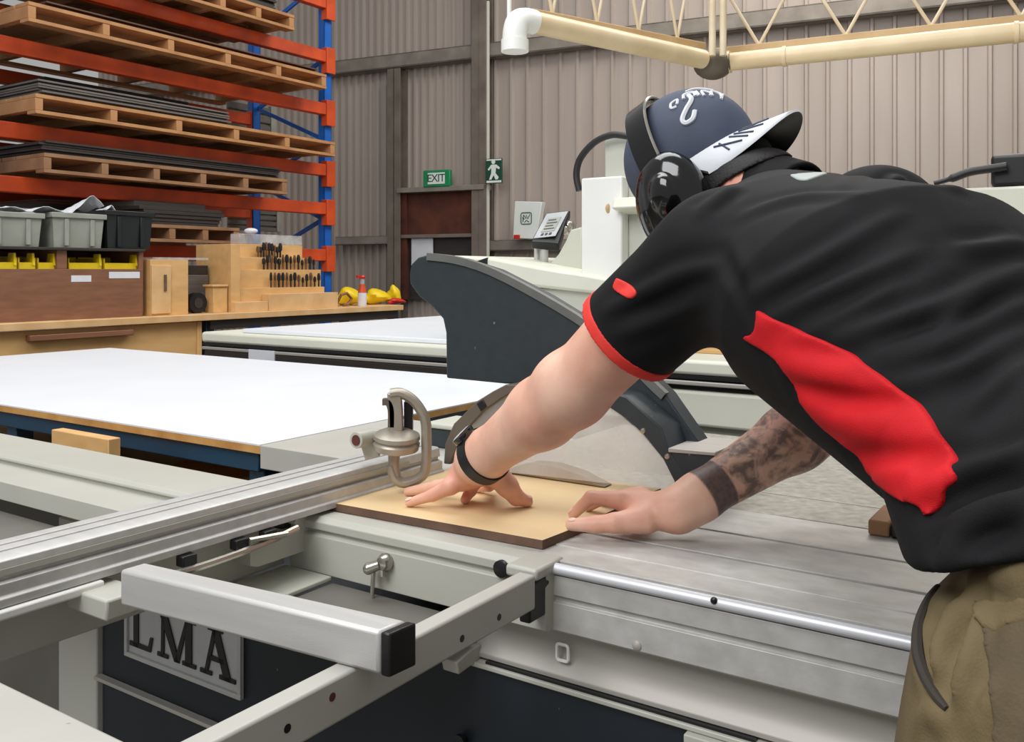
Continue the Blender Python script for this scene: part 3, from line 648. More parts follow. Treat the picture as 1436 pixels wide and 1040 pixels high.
# ------------------------------------------------------------------ white board on its petrol blue bench
sb = thing('steel_bench', 'petrol blue steel bench carrying the big white board', 'bench', S(-2.8, 1.95, 0), SAW.a)
mb = MB(); mb.box(SAW, -4.03, -1.545, 1.33, 1.375, .836, .8795); mb.box(SAW, -4.03, -1.545, 2.5, 2.545, .836, .8795); mb.box(SAW, -4.03, -3.985, 1.375, 2.5, .836, .8795); mb.box(SAW, -1.59, -1.545, 1.375, 2.5, .836, .8795)
obj('top_frame', mb, M['petrol'], sb, bevel=.003)
for u in (-4.0, -2.62, -1.6):
    for v_ in (1.35, 2.48):
        mb = MB(); mb.box(SAW, u, u+.05, v_, v_+.05, 0, .8355); obj('leg', mb, M['petrol'], sb, bevel=.003)
mb = MB(); mb.box(SAW, -4.0, -1.56, 1.4, 2.49, .6, .615); obj('shelf', mb, M['sheetd'], sb)
mb = MB(); mb.box(SAW, -4.06, -1.526, 1.318, 2.58, .8965, .9); mb.box(SAW, -4.06, -1.526, 1.318, 2.58, .88, .8964, 1)
single('white_board', mb, [M['laminate'], M['edge']], 'large white laminated board on the petrol blue bench', 'board')
p0 = so(72,602,1.2); p1 = so(152,611,1.2); mb = MB(); mb.box(SAW, p0[0], p1[0], 1.2, 1.23, .0005, p0[2]); single('plywood_board', mb, M['ply'], 'pale plywood panel standing on edge in front of the blue bench', 'board', bevel=.002)
a = so(205,640,1.42); c = so(310,655,1.42); mb = MB(); mb.box(SAW, a[0], c[0], 1.42, 1.6, .6155, a[2]-.03); single('timber_offcut', mb, M['edge'], 'yellowish timber offcut on the shelf near the saw', 'block', bevel=.003)

# ------------------------------------------------------------------ panel saw
ps = thing('panel_saw', 'light grey sliding table panel saw with dark navy base', 'panel saw', S(-.8, 1.4, 0), SAW.a)
def part(name, fn, m, par=ps, bevel=.002, **k):
    mb = MB(); fn(mb); return obj(name, mb, m if isinstance(m, list) else M[m], par, bevel=bevel, **k)
def vprof(mb, prof, u0, u1, mi=0): mb.prism([S(u0, v, z) for v, z in prof], uu*(u1-u0), mi)
def uprof(mb, prof, v0, v1, mi=0): mb.prism([S(u, v0, z) for u, z in prof], vv*(v1-v0), mi)
# base
base = part('base_cabinet', lambda b: b.box(SAW, -1.6, -.12, 1.0, 1.30, .09, .742), 'navy', bevel=.006)
part('rear_cabinet', lambda b: b.box(SAW, -1.4, -.12, 1.301, 1.75, .0, .861), 'navy', bevel=.006)
part('plinth', lambda b: b.box(SAW, -1.6, -.12, .99, 1.3, .0, .0895), 'navy')
part('plinth_lip', lambda b: b.box(SAW, -1.6, -.95, .984, .9995, .5055, .512), 'alud', bevel=.001)
part('end_column', lambda b: b.box(SAW, -1.73, -1.601, .99, 1.30, 0, .79), 'sawgrey', bevel=.004)
part('end_panel', lambda b: b.box(SAW, -2.4, -1.731, 1.03, 1.30, .1, .79), 'slat', bevel=.004)
# badge with serif letters
bp = [S(-1.515, .9995, .568), S(-1.196, .9995, .568), S(-1.196, .9995, .692), S(-1.515, .9995, .692)]
bd = part('name_plate', lambda b: b.prism(bp, -vv*.004), 'plate', ps, bevel=.001, label='silver name plate with black serif letters')
def frame(b):
    for (u0, u1, z0, z1) in ((-1.515,-1.196,.568,.576),(-1.515,-1.196,.684,.692),(-1.515,-1.507,.576,.684),(-1.204,-1.196,.576,.684)): b.box(SAW, u0, u1, .991, .9955, z0, z1)
part('plate_rim', frame, 'alu', bd, bevel=.001)
def lets(b):
    def quad(pts): b.prism([S(-1.535+x, .9954, .568+z) for x, z in pts], -vv*.0025)
    def ser(x0, x1, z): quad([(x0,z),(x1,z),(x1,z+.007),(x0,z+.007)])
    t = .104; o = .022
    quad([(.046,o),(.06,o),(.06,t),(.046,t)]); ser(.036,.072,t-.007); quad([(.034,o),(.096,o),(.102,o+.026),(.095,o+.026),(.089,o+.008),(.034,o+.008)])
    x = .116; quad([(x+.01,o),(x+.018,o),(x+.02,t),(x+.012,t)]); ser(x,x+.03,o); quad([(x+.003,t),(x+.025,t),(x+.062,o),(x+.048,o)]); quad([(x+.048,o),(x+.06,o),(x+.087,t),(x+.08,t)])
    quad([(x+.078,o),(x+.095,o),(x+.095,t),(x+.078,t)]); ser(x-.001,x+.022,t-.007); ser(x+.07,x+.106,o); ser(x+.082,x+.106,t-.007)
    x = .234; quad([(x+.01,o),(x+.018,o),(x+.044,t),(x+.034,t)]); quad([(x+.03,t),(x+.048,t),(x+.08,o),(x+.062,o)]); ser(x,x+.03,o); ser(x+.05,x+.09,o); quad([(x+.022,o+.026),(x+.064,o+.026),(x+.062,o+.034),(x+.025,o+.034)]); ser(x+.02,x+.058,t-.006)
part('lettering', lets, 'ink', bd, bevel=0)
# sliding table with grooves
lip = .9
prof = [(1.37,.9),(1.246,.9),(1.246,.892),(1.238,.892),(1.238,.9),(1.137,.9),(1.137,.891),(1.128,.891),(1.128,.9),(1.062,.9),(1.062,.8988),(1.006,.8988),(1.006,.884),(.994,.883),(.994,.858),(.999,.8575),(.999,.850),(.993,.8495),(.992,.815),(.998,.811),(1.30,.811),(1.30,.86),(1.37,.86)]
st = part('sliding_table', lambda b: vprof(b, prof, -1.02, -.17), 'alutop', bevel=.0008)
part('table_lip', lambda b: b.sweep([S(-.612, .996, .8915), S(-.17, .996, .8915)], [(.0075*math.cos(t), .0072*math.sin(t)) for t in np.linspace(0, 2*math.pi, 13)[:-1]]), 'alub', st, bevel=0)
part('lower_rail', lambda b: vprof(b, [(1.02,.808),(1.02,.775),(1.012,.76),(1.005,.752),(1.005,.746),(1.4,.746),(1.4,.808)], -.735, -.14), 'alud', bevel=.001)
part('rail_flange', lambda b: (b.box(SAW, -.735, -.14, .994, 1.02, .736, .7425), b.box(SAW, -.42, -.14, .985, 1.02, .722, .7355)), 'sawgrey', bevel=.0015)
part('rail_slot', lambda b: b.box(SAW, -.71, -.34, .9985, 1.006, .7427, .7458), 'ink', bevel=0)
part('rail_foot', lambda b: vprof(b, [(.955,.756),(.99,.762),(1.01,.762),(1.01,.742),(.96,.738)], -.752, -.725), 'sawgrey')
p = so(790, 914, 1.012)
def clip(b):
    for r in (0,):
        pts = [S(p[0]+x, 1.01, p[2]+y) for x, y in rr(.0085, .0105, .004)]; b.tube(pts, .0022, 6, closed=True)
part('cable_clip', clip, 'white', bevel=0)
for nm, x, y, v_, r in (('bolt', 893, 905, .992, .006), ('bolt', 1001, 842, .989, .004)):
    c = so(x, y, v_); part(nm, lambda b: b.lathe(S(c[0], v_+.002, c[2]), -vv, [(r,0),(r,.003),(r*.5,.005)], 10), 'alud' if r > .005 else 'ink', bevel=0)
c = so(650, 1036, .998); part('door_knob', lambda b: b.lathe(S(c[0], 1.0, c[2]), -vv, [(.006,0),(.006,.006),(.01,.008),(.01,.014),(.006,.016)], 12), 'black', bevel=0)
# cast table
part('cast_table', lambda b: b.box(SAW, -1.0, -.2, 1.374, 1.98, .862, .9), 'cast', bevel=.002)
part('rear_table', lambda b: b.box(SAW, -1.522, -1.001, 1.314, 1.75, .85, .9), 'sawgrey2', bevel=.002)
part('table_groove', lambda b: b.box(SAW, -.62, -.2, 1.50, 1.506, .9, .9006), 'alud', bevel=0)
# outrigger frame
of = part('outrigger_rail', lambda b: (vprof(b, [(1.082,.9),(.962,.9),(.956,.894),(.956,.89),(.962,.888),(.962,.883),(.872,.883),(.872,.85),(.885,.845),(1.082,.845)], -2.6, -1.03), vprof(b, [(1.015,.9),(.985,.9),(.976,.893),(.976,.882),(.983,.879),(.983,.876),(.974,.873),(.974,.818),(.985,.814),(1.015,.814)], -1.06, -.6)), 'sawgrey', bevel=.001)
part('rail_tray', lambda b: b.box(SAW, -2.6, -1.09, .70, .8715, .82, .83), 'slat', of)
part('rail_tray', lambda b: b.box(SAW, -2.6, -1.09, .69, .715, .8305, .84), 'sawgrey', of, label='pale strip on the grey tray')
part('end_cap', lambda b: b.box(SAW, -.6165, -.6005, .938, .986, .838, .886), 'black', of, bevel=.003)
part('end_block', lambda b: b.box(SAW, -.645, -.598, .95, 1.018, .8865, .9015), 'sawgrey', of, bevel=.004)
c = so(703, 797, .972); part('roller', lambda b: (b.lathe(S(c[0], .975, c[2]), -vv, [(.011,0),(.011,.006),(.005,.008)], 14)), 'black', of, bevel=0)
def lever(b):
    c = so(538, 789, .966); e = so(517, 797, .955); f = so(521, 845, .96)
    b.lathe(S(c[0], .974, c[2]), -vv, [(.012,0),(.013,.006),(.009,.014),(.004,.016)], 14)
    b.tube([S(c[0]-.004, .962, c[2]-.002), S(e[0], .955, e[2])], [.007,.0085], 12); b.ball(S(e[0], .955, e[2]), .0085)
    b.tube([S(e[0]+.006, .958, e[2]-.004), S(e[0]+.004, .958, c[2]-.05)], .0032, 8); b.tube([S(c[0], .964, c[2]), S(c[0]+.001, .964, c[2]-.018)], .004, 8)
part('clamp_lever', lever, 'chrome', of, bevel=0)
part('inner_tray', lambda b: (b.box(SAW, -1.069, -.97, .80, .973, .812, .819), b.box(SAW, -.969, -.74, .80, .885, .812, .819)), 'creamd', of)
part('inner_tray', lambda b: b.box(SAW, -.969, -.72, .8855, .973, .803, .81), 'slat', of, label='dark grey tray plate')
part('cross_member', lambda b: b.box(SAW, -1.10, -1.07, .3, .972, .82, .886), 'sawgrey', of, bevel=.003)
sbar = part('side_bar', lambda b: b.box(SAW, -.617, -.593, .2, .94, .858, .9), 'sawgrey2', ps, bevel=.003)
for x, y in ((466,977),(403,1021),(700,865),(648,895)):
    c = SAW.inv(W(x, y, 1)); dx = (x-CX)/FPX; Y = -.593/(dx*.8316-.5554); q = SAW.inv(W(x, y, Y))
    part('bolt_hole', lambda b: b.lathe(S(-.5935, q[1], q[2]), uu, [(.004,0),(.004,.0009),(.002,.001)], 10), 'rust' if x in (466,) else 'ink', sbar, bevel=0)
part('near_bar', lambda b: b.box(SAW, -1.04, -.618, .36, .428, .86, .9), 'sawgrey2', of, bevel=.003)
def boxbar(b):
    q = [(-.919,.596),(-.563,.625),(-.56,.660),(-.918,.627)]
    b.hexa([S(u, v, .9005) for u, v in q]+[S(u, v, .941) for u, v in q])
xb = part('box_bar', boxbar, 'alu', ps, bevel=.004)
part('end_cap', lambda b: b.hexa([S(u, v, z) for z in (.9005,.9405) for u, v in ((-.5625,.6255),(-.552,.6262),(-.549,.6608),(-.5595,.6598))]), 'black', xb, bevel=.002)
part('bracket', lambda b: (b.box(SAW, -1.03, -.95, .6, .65, .874, .8985),), 'sawgrey', of, bevel=.003)
# crosscut fence
fprof = [(-.998,.893),(-.998,.966),(-.985,.97),(-.972,.97),(-.972,.966),(-.966,.966),(-.966,.97),(-.948,.97),(-.948,.966),(-.942,.966),(-.942,.97),(-.918,.97),(-.913,.966),(-.911,.945),(-.916,.942),(-.916,.936),(-.906,.932),(-.906,.912),(-.902,.908),(-.902,.894)]
fn = part('crosscut_fence', lambda b: uprof(b, [(u-.103, .905+(z-.893)*.65) for u, z in fprof], .22, 1.287), 'alu', bevel=.0008)
part('scale_strip', lambda b: b.box(SAW, -1.0135, -1.0125, .3, 1.2, .938, .945), 'sawgrey', fn, bevel=0)
part('under_strip', lambda b: b.box(SAW, -1.05, -1.0, .25, .63, .893, .9045), 'white', fn, bevel=.003)
for v_ in (.735, .82, .87): part('slide_clip', lambda b: b.box(SAW, -1.012, -.996, v_, v_+.022, .89, .9045), 'black', fn, bevel=.002)
def cable(b): b.tube(smooth([S(-1.0, .66, .888), S(-.995, .76, .886), S(-.993, .86, .89), S(-.997, .93, .896)]), .005, 8); b.tube([S(-.995,.84,.9), S(-.985,.9,.897)], .004, 6)
part('stop_rod', cable, 'chrome', fn, bevel=0)
part('rail_stop', lambda b: b.box(SAW, -1.068, -1.045, .945, .985, .862, .9), 'black', of, bevel=.004)
# overhead guard
GV0, GV1 = 1.392, 1.436
GVN = 1.322
def gq(pts, v=1.392, zmin=0): return [S(so(x, y, v)[0], v, max(so(x, y, v)[2], zmin)) for x, y in pts]
outl = [(575,398),(574,384),(577,370),(586,361),(600,357),(640,362),(690,378),(760,414),(830,457),(880,500),(915,535),(933,553),(987,631),(966,632),(930,597),(904,561),(878,556),(845,548),(770,538),(709,538),(626,530),(625,466),(621,447),(606,430),(588,416)]
ga = part('guard_arm', lambda b: b.prism(gq(outl), vv*(GV1-GV0)), 'guard', bevel=.003)
tp = gq([(600,356),(640,361),(690,377),(760,413),(830,456),(880,499),(915,534),(934,552)])
part('edge_strip', lambda b: b.sweep(smooth(tp, 3), [(-.002,-.010),(-.002,.004),(.012,.004),(.012,-.010)], up=tuple(-vv)), 'guardtop', ga, bevel=0)
lo = [(709,539),(690,549),(669,562),(636,594),(624,622),(622,650)]; li = [(631,651),(640,628),(650,606),(678,576),(700,560),(722,548),(735,540)]
part('front_rim', lambda b: b.prism(gq(lo+li, GVN, .9135), vv*(GV1-GVN)), 'capgrey', ga, bevel=.002)
part('rim_brace', lambda b: b.prism(gq([(668,566),(677,560),(682,570),(674,577)], GVN-.002), vv*.05), 'black', ga, bevel=.001)
ro = [(845,548),(878,556),(928,600),(938,631),(965,668)]; ri = [(948,680),(930,644),(901,608),(878,587),(845,565),(800,552)]
part('rear_rim', lambda b: b.prism(gq(ro+ri, GVN, .9135), vv*(GV1-GVN)), 'guard', ga, bevel=.002)
part('strut_foot', lambda b: b.prism(gq([(938,631),(1003,637),(1000,645),(978,665),(960,666)], GVN), vv*.12), 'guard', ga, bevel=.002)
part('foot_plate', lambda b: b.prism(gq([(937,628),(1003,634),(1003,639),(937,634)], GVN-.002), vv*.124), 'alud', ga, bevel=.001)
for x, y in ((902,604),(936,640)):
    c = so(x, y, GVN); part('rivet', lambda b: b.lathe(S(c[0], GV0 if x == 0 else GVN, c[2]), -vv, [(.005,0),(.004,.002),(.001,.003)], 10), 'chrome', ga, bevel=0)
cov = [(633,655),(645,617),(676,577),(722,546),(770,540),(820,550),(860,572),(900,608),(930,644),(945,673),(948,688)]
def cover(b):
    q = gq(cov, GVN+.004, .9135)
    for d0 in (.0, .10): b.prism([np.array(p_)+vv*d0 for p_ in q], vv*.003)
part('clear_cover', cover, [M['poly']], ga, bevel=0, label='scuffed clear cover')
def blade(b):
    c = so(775, 676, 1.414); n = 48
    pts = []
    for i in range(n*2):
        r = .07 if i % 2 else .066; t = math.pi*i/n; pts.append(S(c[0]+r*math.cos(t), 1.4135, .85+r*math.sin(t)))
    b.prism(pts, vv*.003)
part('saw_blade', blade, 'alud', ps, bevel=0, label='round toothed blade inside the clear cover')
part('inner_shroud', lambda b: b.prism(gq([(704,667),(722,654),(745,649),(775,652),(812,664),(832,675),(848,686)], GVN+.012, .9135), vv*.03), 'shroud', ga, bevel=.002)
# shadow gap block and clamp
a = so(600, 632, 1.5); c = so(668, 590, 1.5)
t = thing('shadow_gap_block', 'added dark block for the shadow gap behind the end of the crosscut fence', 'fence', S((a[0]+c[0])/2, 1.55, .9), SAW.a)
part('body', lambda b: b.box(SAW, a[0], c[0], 1.5, 1.6, .9005, .94), 'guard', t, bevel=.003)  # added dark block stands in for a shadow gap
part('top_highlight', lambda b: b.box(SAW, a[0]-.005, c[0]+.005, 1.495, 1.605, .9405, .952), 'creamd', t, bevel=.004)  # pale top puts the block's highlight into the colour
CYY = 1.47
def wc(x, y, d=0): return W(x, y, CYY+d)
fc = thing('fence_clamp', 'cast zinc eccentric clamp with loop handle on the crosscut fence', 'clamp', wc(570, 684), 0)
def loop(b):
    pts = [(548,552),(562,551),(578,560),(590,575),(597,592),(598,615),(598,640),(596,660),(588,670),(574,676),(562,676),(553,668),(548,652)]
    sec = [(.0085*math.cos(t_), .011*math.sin(t_)) for t_ in np.linspace(0, 2*math.pi, 11)[:-1]]
    b.sweep(smooth([wc(x, y) for x, y in pts], 4), sec, up=(0,1,0))
part('loop_handle', loop, 'clamp', fc, bevel=0)
part('spine', lambda b: b.sweep([wc(553,550), wc(555,575), wc(556,604)], [(-.011,-.008),(.011,-.008),(.011,.008),(-.011,.008)], up=(0,1,0)), 'clamp', fc, bevel=.002)
part('hook', lambda b: b.sweep(smooth([wc(537,563), wc(545,564), wc(549,575), wc(549,598)]), [(-.005,-.008),(.005,-.008),(.005,.008),(-.005,.008)], up=(0,1,0)), 'capgrey', fc, bevel=.001)
part('grip', lambda b: b.bar(wc(573,562,.02), wc(573,604,.02), .014, .018, up=(0,1,0)), 'black', fc, bevel=.002)
part('eccentric_disc', lambda b: b.lathe(wc(556,619), (0.05,-.12,1), [(.02,-.018),(.036,-.012),(.038,-.002),(.034,.002),(.038,.006),(.037,.012),(.02,.02)], 28), 'clamp', fc, bevel=0)
part('stem', lambda b: b.tube([wc(553,632), wc(552,650), wc(556,672)], [.010,.009,.008], 12), 'clamp', fc, bevel=0)
def sock(b): b.tube([wc(499,617,-.02), wc(520,612,.01), wc(535,612,.02)], [.0135,.0135,.012], 16); b.prism([wc(505,622,0), wc(528,615,0), wc(532,640,0), (wc(512,645,0))], (0,.02,0))
part('socket', sock, 'sawgrey', fc, bevel=.001)
part('socket_bore', lambda b: b.tube([wc(498.5,617.2,-.0215), wc(500,617,-.0195)], .0085, 14), 'rust', fc, bevel=0)
# workpiece
mb = MB(); ply = [(-1.012,1.016),(-.640,1.022),(-.636,1.08),(-.632,1.385),(-.90,1.385),(-.90,1.28),(-1.005,1.28)]
ply = [(-.897,1.016),(-.640,1.022),(-.634,1.10),(-.631,1.388),(-.897,1.388)]
ply = [(-1.014,1.017),(-.640,1.031),(-.634,1.10),(-.631,1.388),(-1.014,1.388)]
mb.prism([S(u, v, .9002) for u, v in ply], (0,0,.0118))
o = single('workpiece_board', mb, [M['mdf'], M['mdfedge']], 'tan fibreboard workpiece held under the hands on the sliding table', 'board')
for p_ in o.data.polygons: p_.material_index = 0 if abs(p_.normal.z) > .5 else 1
a = SAW.inv(WZ(1217,750,.9)); c = SAW.inv(WZ(1283,752,.9)); e = SAW.inv(WZ(1244,714,.9))
t = thing('recess_block', 'added dark block for the table recess, with timber slat, by the belly', 'block', S(c[0], c[1], .9), SAW.a)
part('body', lambda b: b.box(SAW, a[0]+.03, a[0]+.14, a[1]+.0, a[1]+.1, .9005, .918), 'black', t, bevel=.003)  # added black block stands in for a dark recess in the table
part('slat', lambda b: b.box(SAW, a[0], a[0]+.028, a[1], a[1]+.1, .9005, .922), 'pallet2', t, bevel=.003)

# ------------------------------------------------------------------ overhead pipe frame
oh = thing('overhead_pipe_frame', 'cream extraction pipe hung on a light lattice truss overhead', 'pipe', WZ(1005, 88, 2.44), 0)
ZP = 2.44
def oz(x, y, z=ZP): return WZ(x, y, z)
E1, C1, R1 = oz(742,30), oz(985,83), oz(1500,38)
C2 = oz(1012, 88)
def opart(name, fn, m, par=oh, bevel=0, **k): mb = MB(); fn(mb); return obj(name, mb, M[m], par, bevel=bevel, **k)
opart('pipe', lambda b: b.tube([E1, C1], .052, 20), 'pvc')
opart('pipe', lambda b: b.tube([C2, R1], .05, 20), 'pvc')
d1 = (E1-C1)/np.linalg.norm(E1-C1)
opart('elbow', lambda b: b.tube(smooth([E1-d1*.03, E1+d1*.03, E1+d1*.07+np.array([0,0,-.02]), E1+d1*.085+np.array([0,0,-.07]), E1+d1*.085+np.array([0,0,-.12])], 5), .057, 18), 'white')
opart('elbow_socket', lambda b: b.tube([E1+d1*.085+np.array([0,0,-.1]), E1+d1*.085+np.array([0,0,-.155])], .064, 18), 'white')
opart('joint', lambda b: (b.ball(oz(1000,88)-np.array([0,0,.01]), (.11,.1,.085), None, 20), b.tube([oz(1003,88), oz(1022,87)], .06, 18)), 'capgrey')
opart('coupling', lambda b: b.tube([C2+(R1-C2)*.0, C2+(R1-C2)*.03], .062, 18), 'pvc')
for f in (.2, .86):
    opart('coupling', lambda b: b.tube([C2+(R1-C2)*f, C2+(R1-C2)*(f+.012)], .056, 18), 'pvc')
bk = np.array([.0,.16,.085])
A0, A1 = C2+bk, R1+bk*1.0
opart('chord', lambda b: b.bar(A0, A1, .1, .05), 'tan', bevel=.004)
B0, B1 = C1+np.array([.02,.12,.09]), E1+np.array([.0,.14,.07])
opart('chord', lambda b: b.bar(B0, B1, .07, .05), 'tan', bevel=.004)
dA = (A1-A0)/np.linalg.norm(A1-A0); LA = np.linalg.norm(A1-A0)
tops = np.array([0,0,.5])
opart('top_chord', lambda b: b.bar(A0+tops, A1+tops, .05, .05), 'tan', bevel=.004)
opart('top_chord', lambda b: b.bar(B0+tops, B1+tops, .05, .05), 'tan', bevel=.004)
def fA(x, y):   # position along the chord under a photo column
    best = min((abs(CX+(A0+dA*s)[0]/(A0+dA*s)[1]*FPX-x), s) for s in np.linspace(-.1, LA+.5, 900)); return best[1]
marks = [fA(x, 0) for x in (1064, 1186, 1306, 1432)]
for s in marks:
    b0 = A0+dA*s+np.array([0,0,.025])
    for g in (-1, 1):
        opart('truss_rod', lambda b: b.tube([b0, b0+dA*g*.27+np.array([0,0,.48])], .0095, 8), 'ltan')
dB = (B1-B0)/np.linalg.norm(B1-B0); LB = np.linalg.norm(B1-B0)
for i in range(4):
    b0 = B0+dB*(LB*(.16+i*.24))+np.array([0,0,.025])
    for g in (-1, 1): opart('truss_rod', lambda b: b.tube([b0, b0+dB*g*.12+np.array([0,0,.48])], .0085, 8), 'ltan')
for x in (999, 1014):
    p = oz(x, 78); opart('hanger_tube', lambda b: b.tube([p, p+np.array([0,0,2.4])], .019, 12), 'ltan')
p = oz(714, 50)+np.array([0,.1,.12]); opart('hanger_tube', lambda b: b.tube([p, p+np.array([0,0,2.4])], .012, 10), 'white')
# ------------------------------------------------------------------ the person: distance fields meshed as continuous skins
def nrm(a): a = np.array(a, float); return a/np.linalg.norm(a)
def cone(a, b, ra, rb):           # tapered limb
    a = np.array(a, float); b = np.array(b, float); d = b-a; L2 = d@d
    def f(P):
        t = np.clip((P-a)@d/L2, 0, 1); return np.linalg.norm(P-a-t[:,None]*d, axis=1)-(ra+(rb-ra)*t)
    f.c = (a+b)/2; f.r = np.sqrt(L2)/2+max(ra, rb); return f
def ell(c, r, A=None):            # ellipsoid; rows of A are its axes
    c = np.array(c, float); r = np.array(r, float); A = np.eye(3) if A is None else np.array(A, float)
    def f(P):
        q = (P-c)@A.T; k0 = np.linalg.norm(q/r, axis=1); k1 = np.linalg.norm(q/r**2, axis=1)+1e-9
        return k0*(k0-1)/k1
    f.c = c; f.r = r.max(); return f
def loft(o, ax, T, C, R, s, n):   # elliptical sections along a straight axis, centres C (s, n), half widths R
    o = np.array(o, float); T = np.array(T, float); C = np.array(C, float); R = np.array(R, float)
    def f(P):
        q = P-o; t = q@ax; tc = np.clip(t, T[0], T[-1])
        cs = np.interp(tc, T, C[:,0]); cn = np.interp(tc, T, C[:,1]); rs = np.interp(tc, T, R[:,0]); rn = np.interp(tc, T, R[:,1])
        a = (q@s-cs); b = (q@n-cn); m = np.minimum(rs, rn); e = t-tc
        k0 = np.sqrt((a/rs)**2+(b/rn)**2); k1 = np.sqrt((a/rs**2)**2+(b/rn**2)**2)+1e-9
        d = np.where(k0 > .05, k0*(k0-1)/k1, -m)
        return np.where(np.abs(e) > 0, np.sqrt(np.maximum(d, 0)**2+e**2), d)
    return f
def smin(a, b, k):
    h = np.clip(.5+.5*(b-a)/k, 0, 1); return b+(a-b)*h-k*h*(1-h)
def union(fs, k):
    def f(P):
        d = fs[0](P)
        for g in fs[1:]:
            kk = k
            if isinstance(g, tuple): g, kk = g
            d = smin(d, g(P), kk)
        return d
    return f
def net(f, lo, hi, h, nb=8):      # surface nets on sparse blocks
    lo = np.array(lo, float); hi = np.array(hi, float); B = np.ceil((hi-lo)/(h*nb)).astype(int)
    I = np.stack(np.meshgrid(*[np.arange(b) for b in B], indexing='ij'), -1).reshape(-1, 3)
    cen = lo+(I+.5)*h*nb; keep = np.abs(f(cen)) < h*nb*1.35
    I = I[keep]; g = np.arange(nb+1); G = np.stack(np.meshgrid(g, g, g, indexing='ij'), -1).reshape(-1, 3)
    keys = []; pos = []; quads = []; big = (B*nb+4)
    def key(c): return (c[...,0]*big[1]+c[...,1])*big[2]+c[...,2]
    for s in range(0, len(I), 400):
        b = I[s:s+400]; pts = b[:,None,:]*nb+G[None]
        D = f((lo+pts.reshape(-1,3)*h)).reshape(len(b), nb+1, nb+1, nb+1)
        c = [D[:, i:nb+i, j:nb+j, k:nb+k] for i in (0,1) for j in (0,1) for k in (0,1)]
        cs = np.stack(c, -1); act = (cs.min(-1) < 0) & (cs.max(-1) >= 0)
        w = np.argwhere(act); vals = cs[act]
        off = np.array([(i,j,k) for i in (0,1) for j in (0,1) for k in (0,1)], float)
        acc = np.zeros((len(w), 3)); cnt = np.zeros(len(w))
        for p in range(8):
            for ax in range(3):
                q = p | (1 << (2-ax))
                if q == p: continue
                va, vb = vals[:,p], vals[:,q]; x = (va < 0) != (vb < 0); t = np.where(x, va/(va-vb+1e-15), 0)
                acc += np.where(x[:,None], off[p]+(off[q]-off[p])*t[:,None], 0); cnt += x
        cell = b[w[:,0]]*nb+w[:,1:]
        keys.append(key(cell+1)); pos.append(lo+(cell+acc/cnt[:,None])*h)
        for ax in range(3):
            sl0 = [slice(0,nb)]*3; sl1 = [slice(0,nb)]*3; sl1[ax] = slice(1,nb+1)
            a, d = D[(slice(None),)+tuple(sl0)], D[(slice(None),)+tuple(sl1)]
            w2 = np.argwhere((a < 0) != (d < 0))
            if not len(w2): continue
            sgn = a[tuple(w2.T)] < 0; e = b[w2[:,0]]*nb+w2[:,1:]+1
            u = np.zeros(3, int); v = np.zeros(3, int); u[(ax+1)%3] = 1; v[(ax+2)%3] = 1
            Q = np.stack([key(e-u-v), key(e-v), key(e), key(e-u)], 1); Q[~sgn] = Q[~sgn][:,::-1]; quads.append(Q)
    keys = np.concatenate(keys); pos = np.concatenate(pos); quads = np.concatenate(quads)
    ks, ix = np.unique(keys, return_index=True); pos = pos[ix]
    ii = np.searchsorted(ks, quads); ii = np.clip(ii, 0, len(ks)-1); ok = (ks[ii] == quads).all(1)
    return pos, ii[ok]
def flesh(name, f, lo, hi, h, mats, parent, relax=2, attr=None, mi=None, label=None):
    V, Q = net(f, lo, hi, h); us = np.unique(Q); rm = np.zeros(len(V), int); rm[us] = np.arange(len(us)); V = V[us]; Q = rm[Q]
    for _ in range(relax):        # light smoothing of the lattice, then back onto the surface
        E = np.concatenate([Q[:,[0,1]],Q[:,[1,2]],Q[:,[2,3]],Q[:,[3,0]]]); S_ = np.zeros_like(V); N_ = np.zeros(len(V))
        np.add.at(S_, E[:,0], V[E[:,1]]); np.add.at(S_, E[:,1], V[E[:,0]]); np.add.at(N_, E[:,0], 1); np.add.at(N_, E[:,1], 1)
        V = V*.5+.5*S_/np.maximum(N_,1)[:,None]
    me = bpy.data.meshes.new(name); o = bpy.data.objects.new(name, me); COL.objects.link(o)
    c = (V.min(0)+V.max(0))/2; pm = wmat(parent).inverted(); o.parent = parent; lc = np.array(pm @ Vector(c)); o.location = lc
    L = np.array(pm.to_3x3()); Vl = V@L.T+np.array(pm.translation)-lc
    me.from_pydata(Vl.tolist(), [], Q.tolist())
    for m in (mats if isinstance(mats, list) else [mats]): me.materials.append(m)
    me.polygons.foreach_set('use_smooth', [True]*len(me.polygons))
    if mi is not None: me.polygons.foreach_set('material_index', mi(V[Q].mean(1)).astype(int))
    if attr:
        for nm, fn in attr.items(): me.attributes.new(nm, 'FLOAT', 'POINT').data.foreach_set('value', fn(V).astype(np.float32))
    me.update()
    if label: o['label'] = label
    return o
def trace(f, x, y, y0=.45, y1=2.2):     # where the line of sight through a photo point meets a surface
    d = nrm(W(x, y, 1.)-np.array([0,0,CH])); p = np.array([0,0,CH])+d*y0
    for _ in range(160):
        s = f(p[None])[0]
        if s < .0004: return p
        p = p+d*max(s*.6, .0006)
        if p[1] > y1: return None
    return p
A3 = np.array
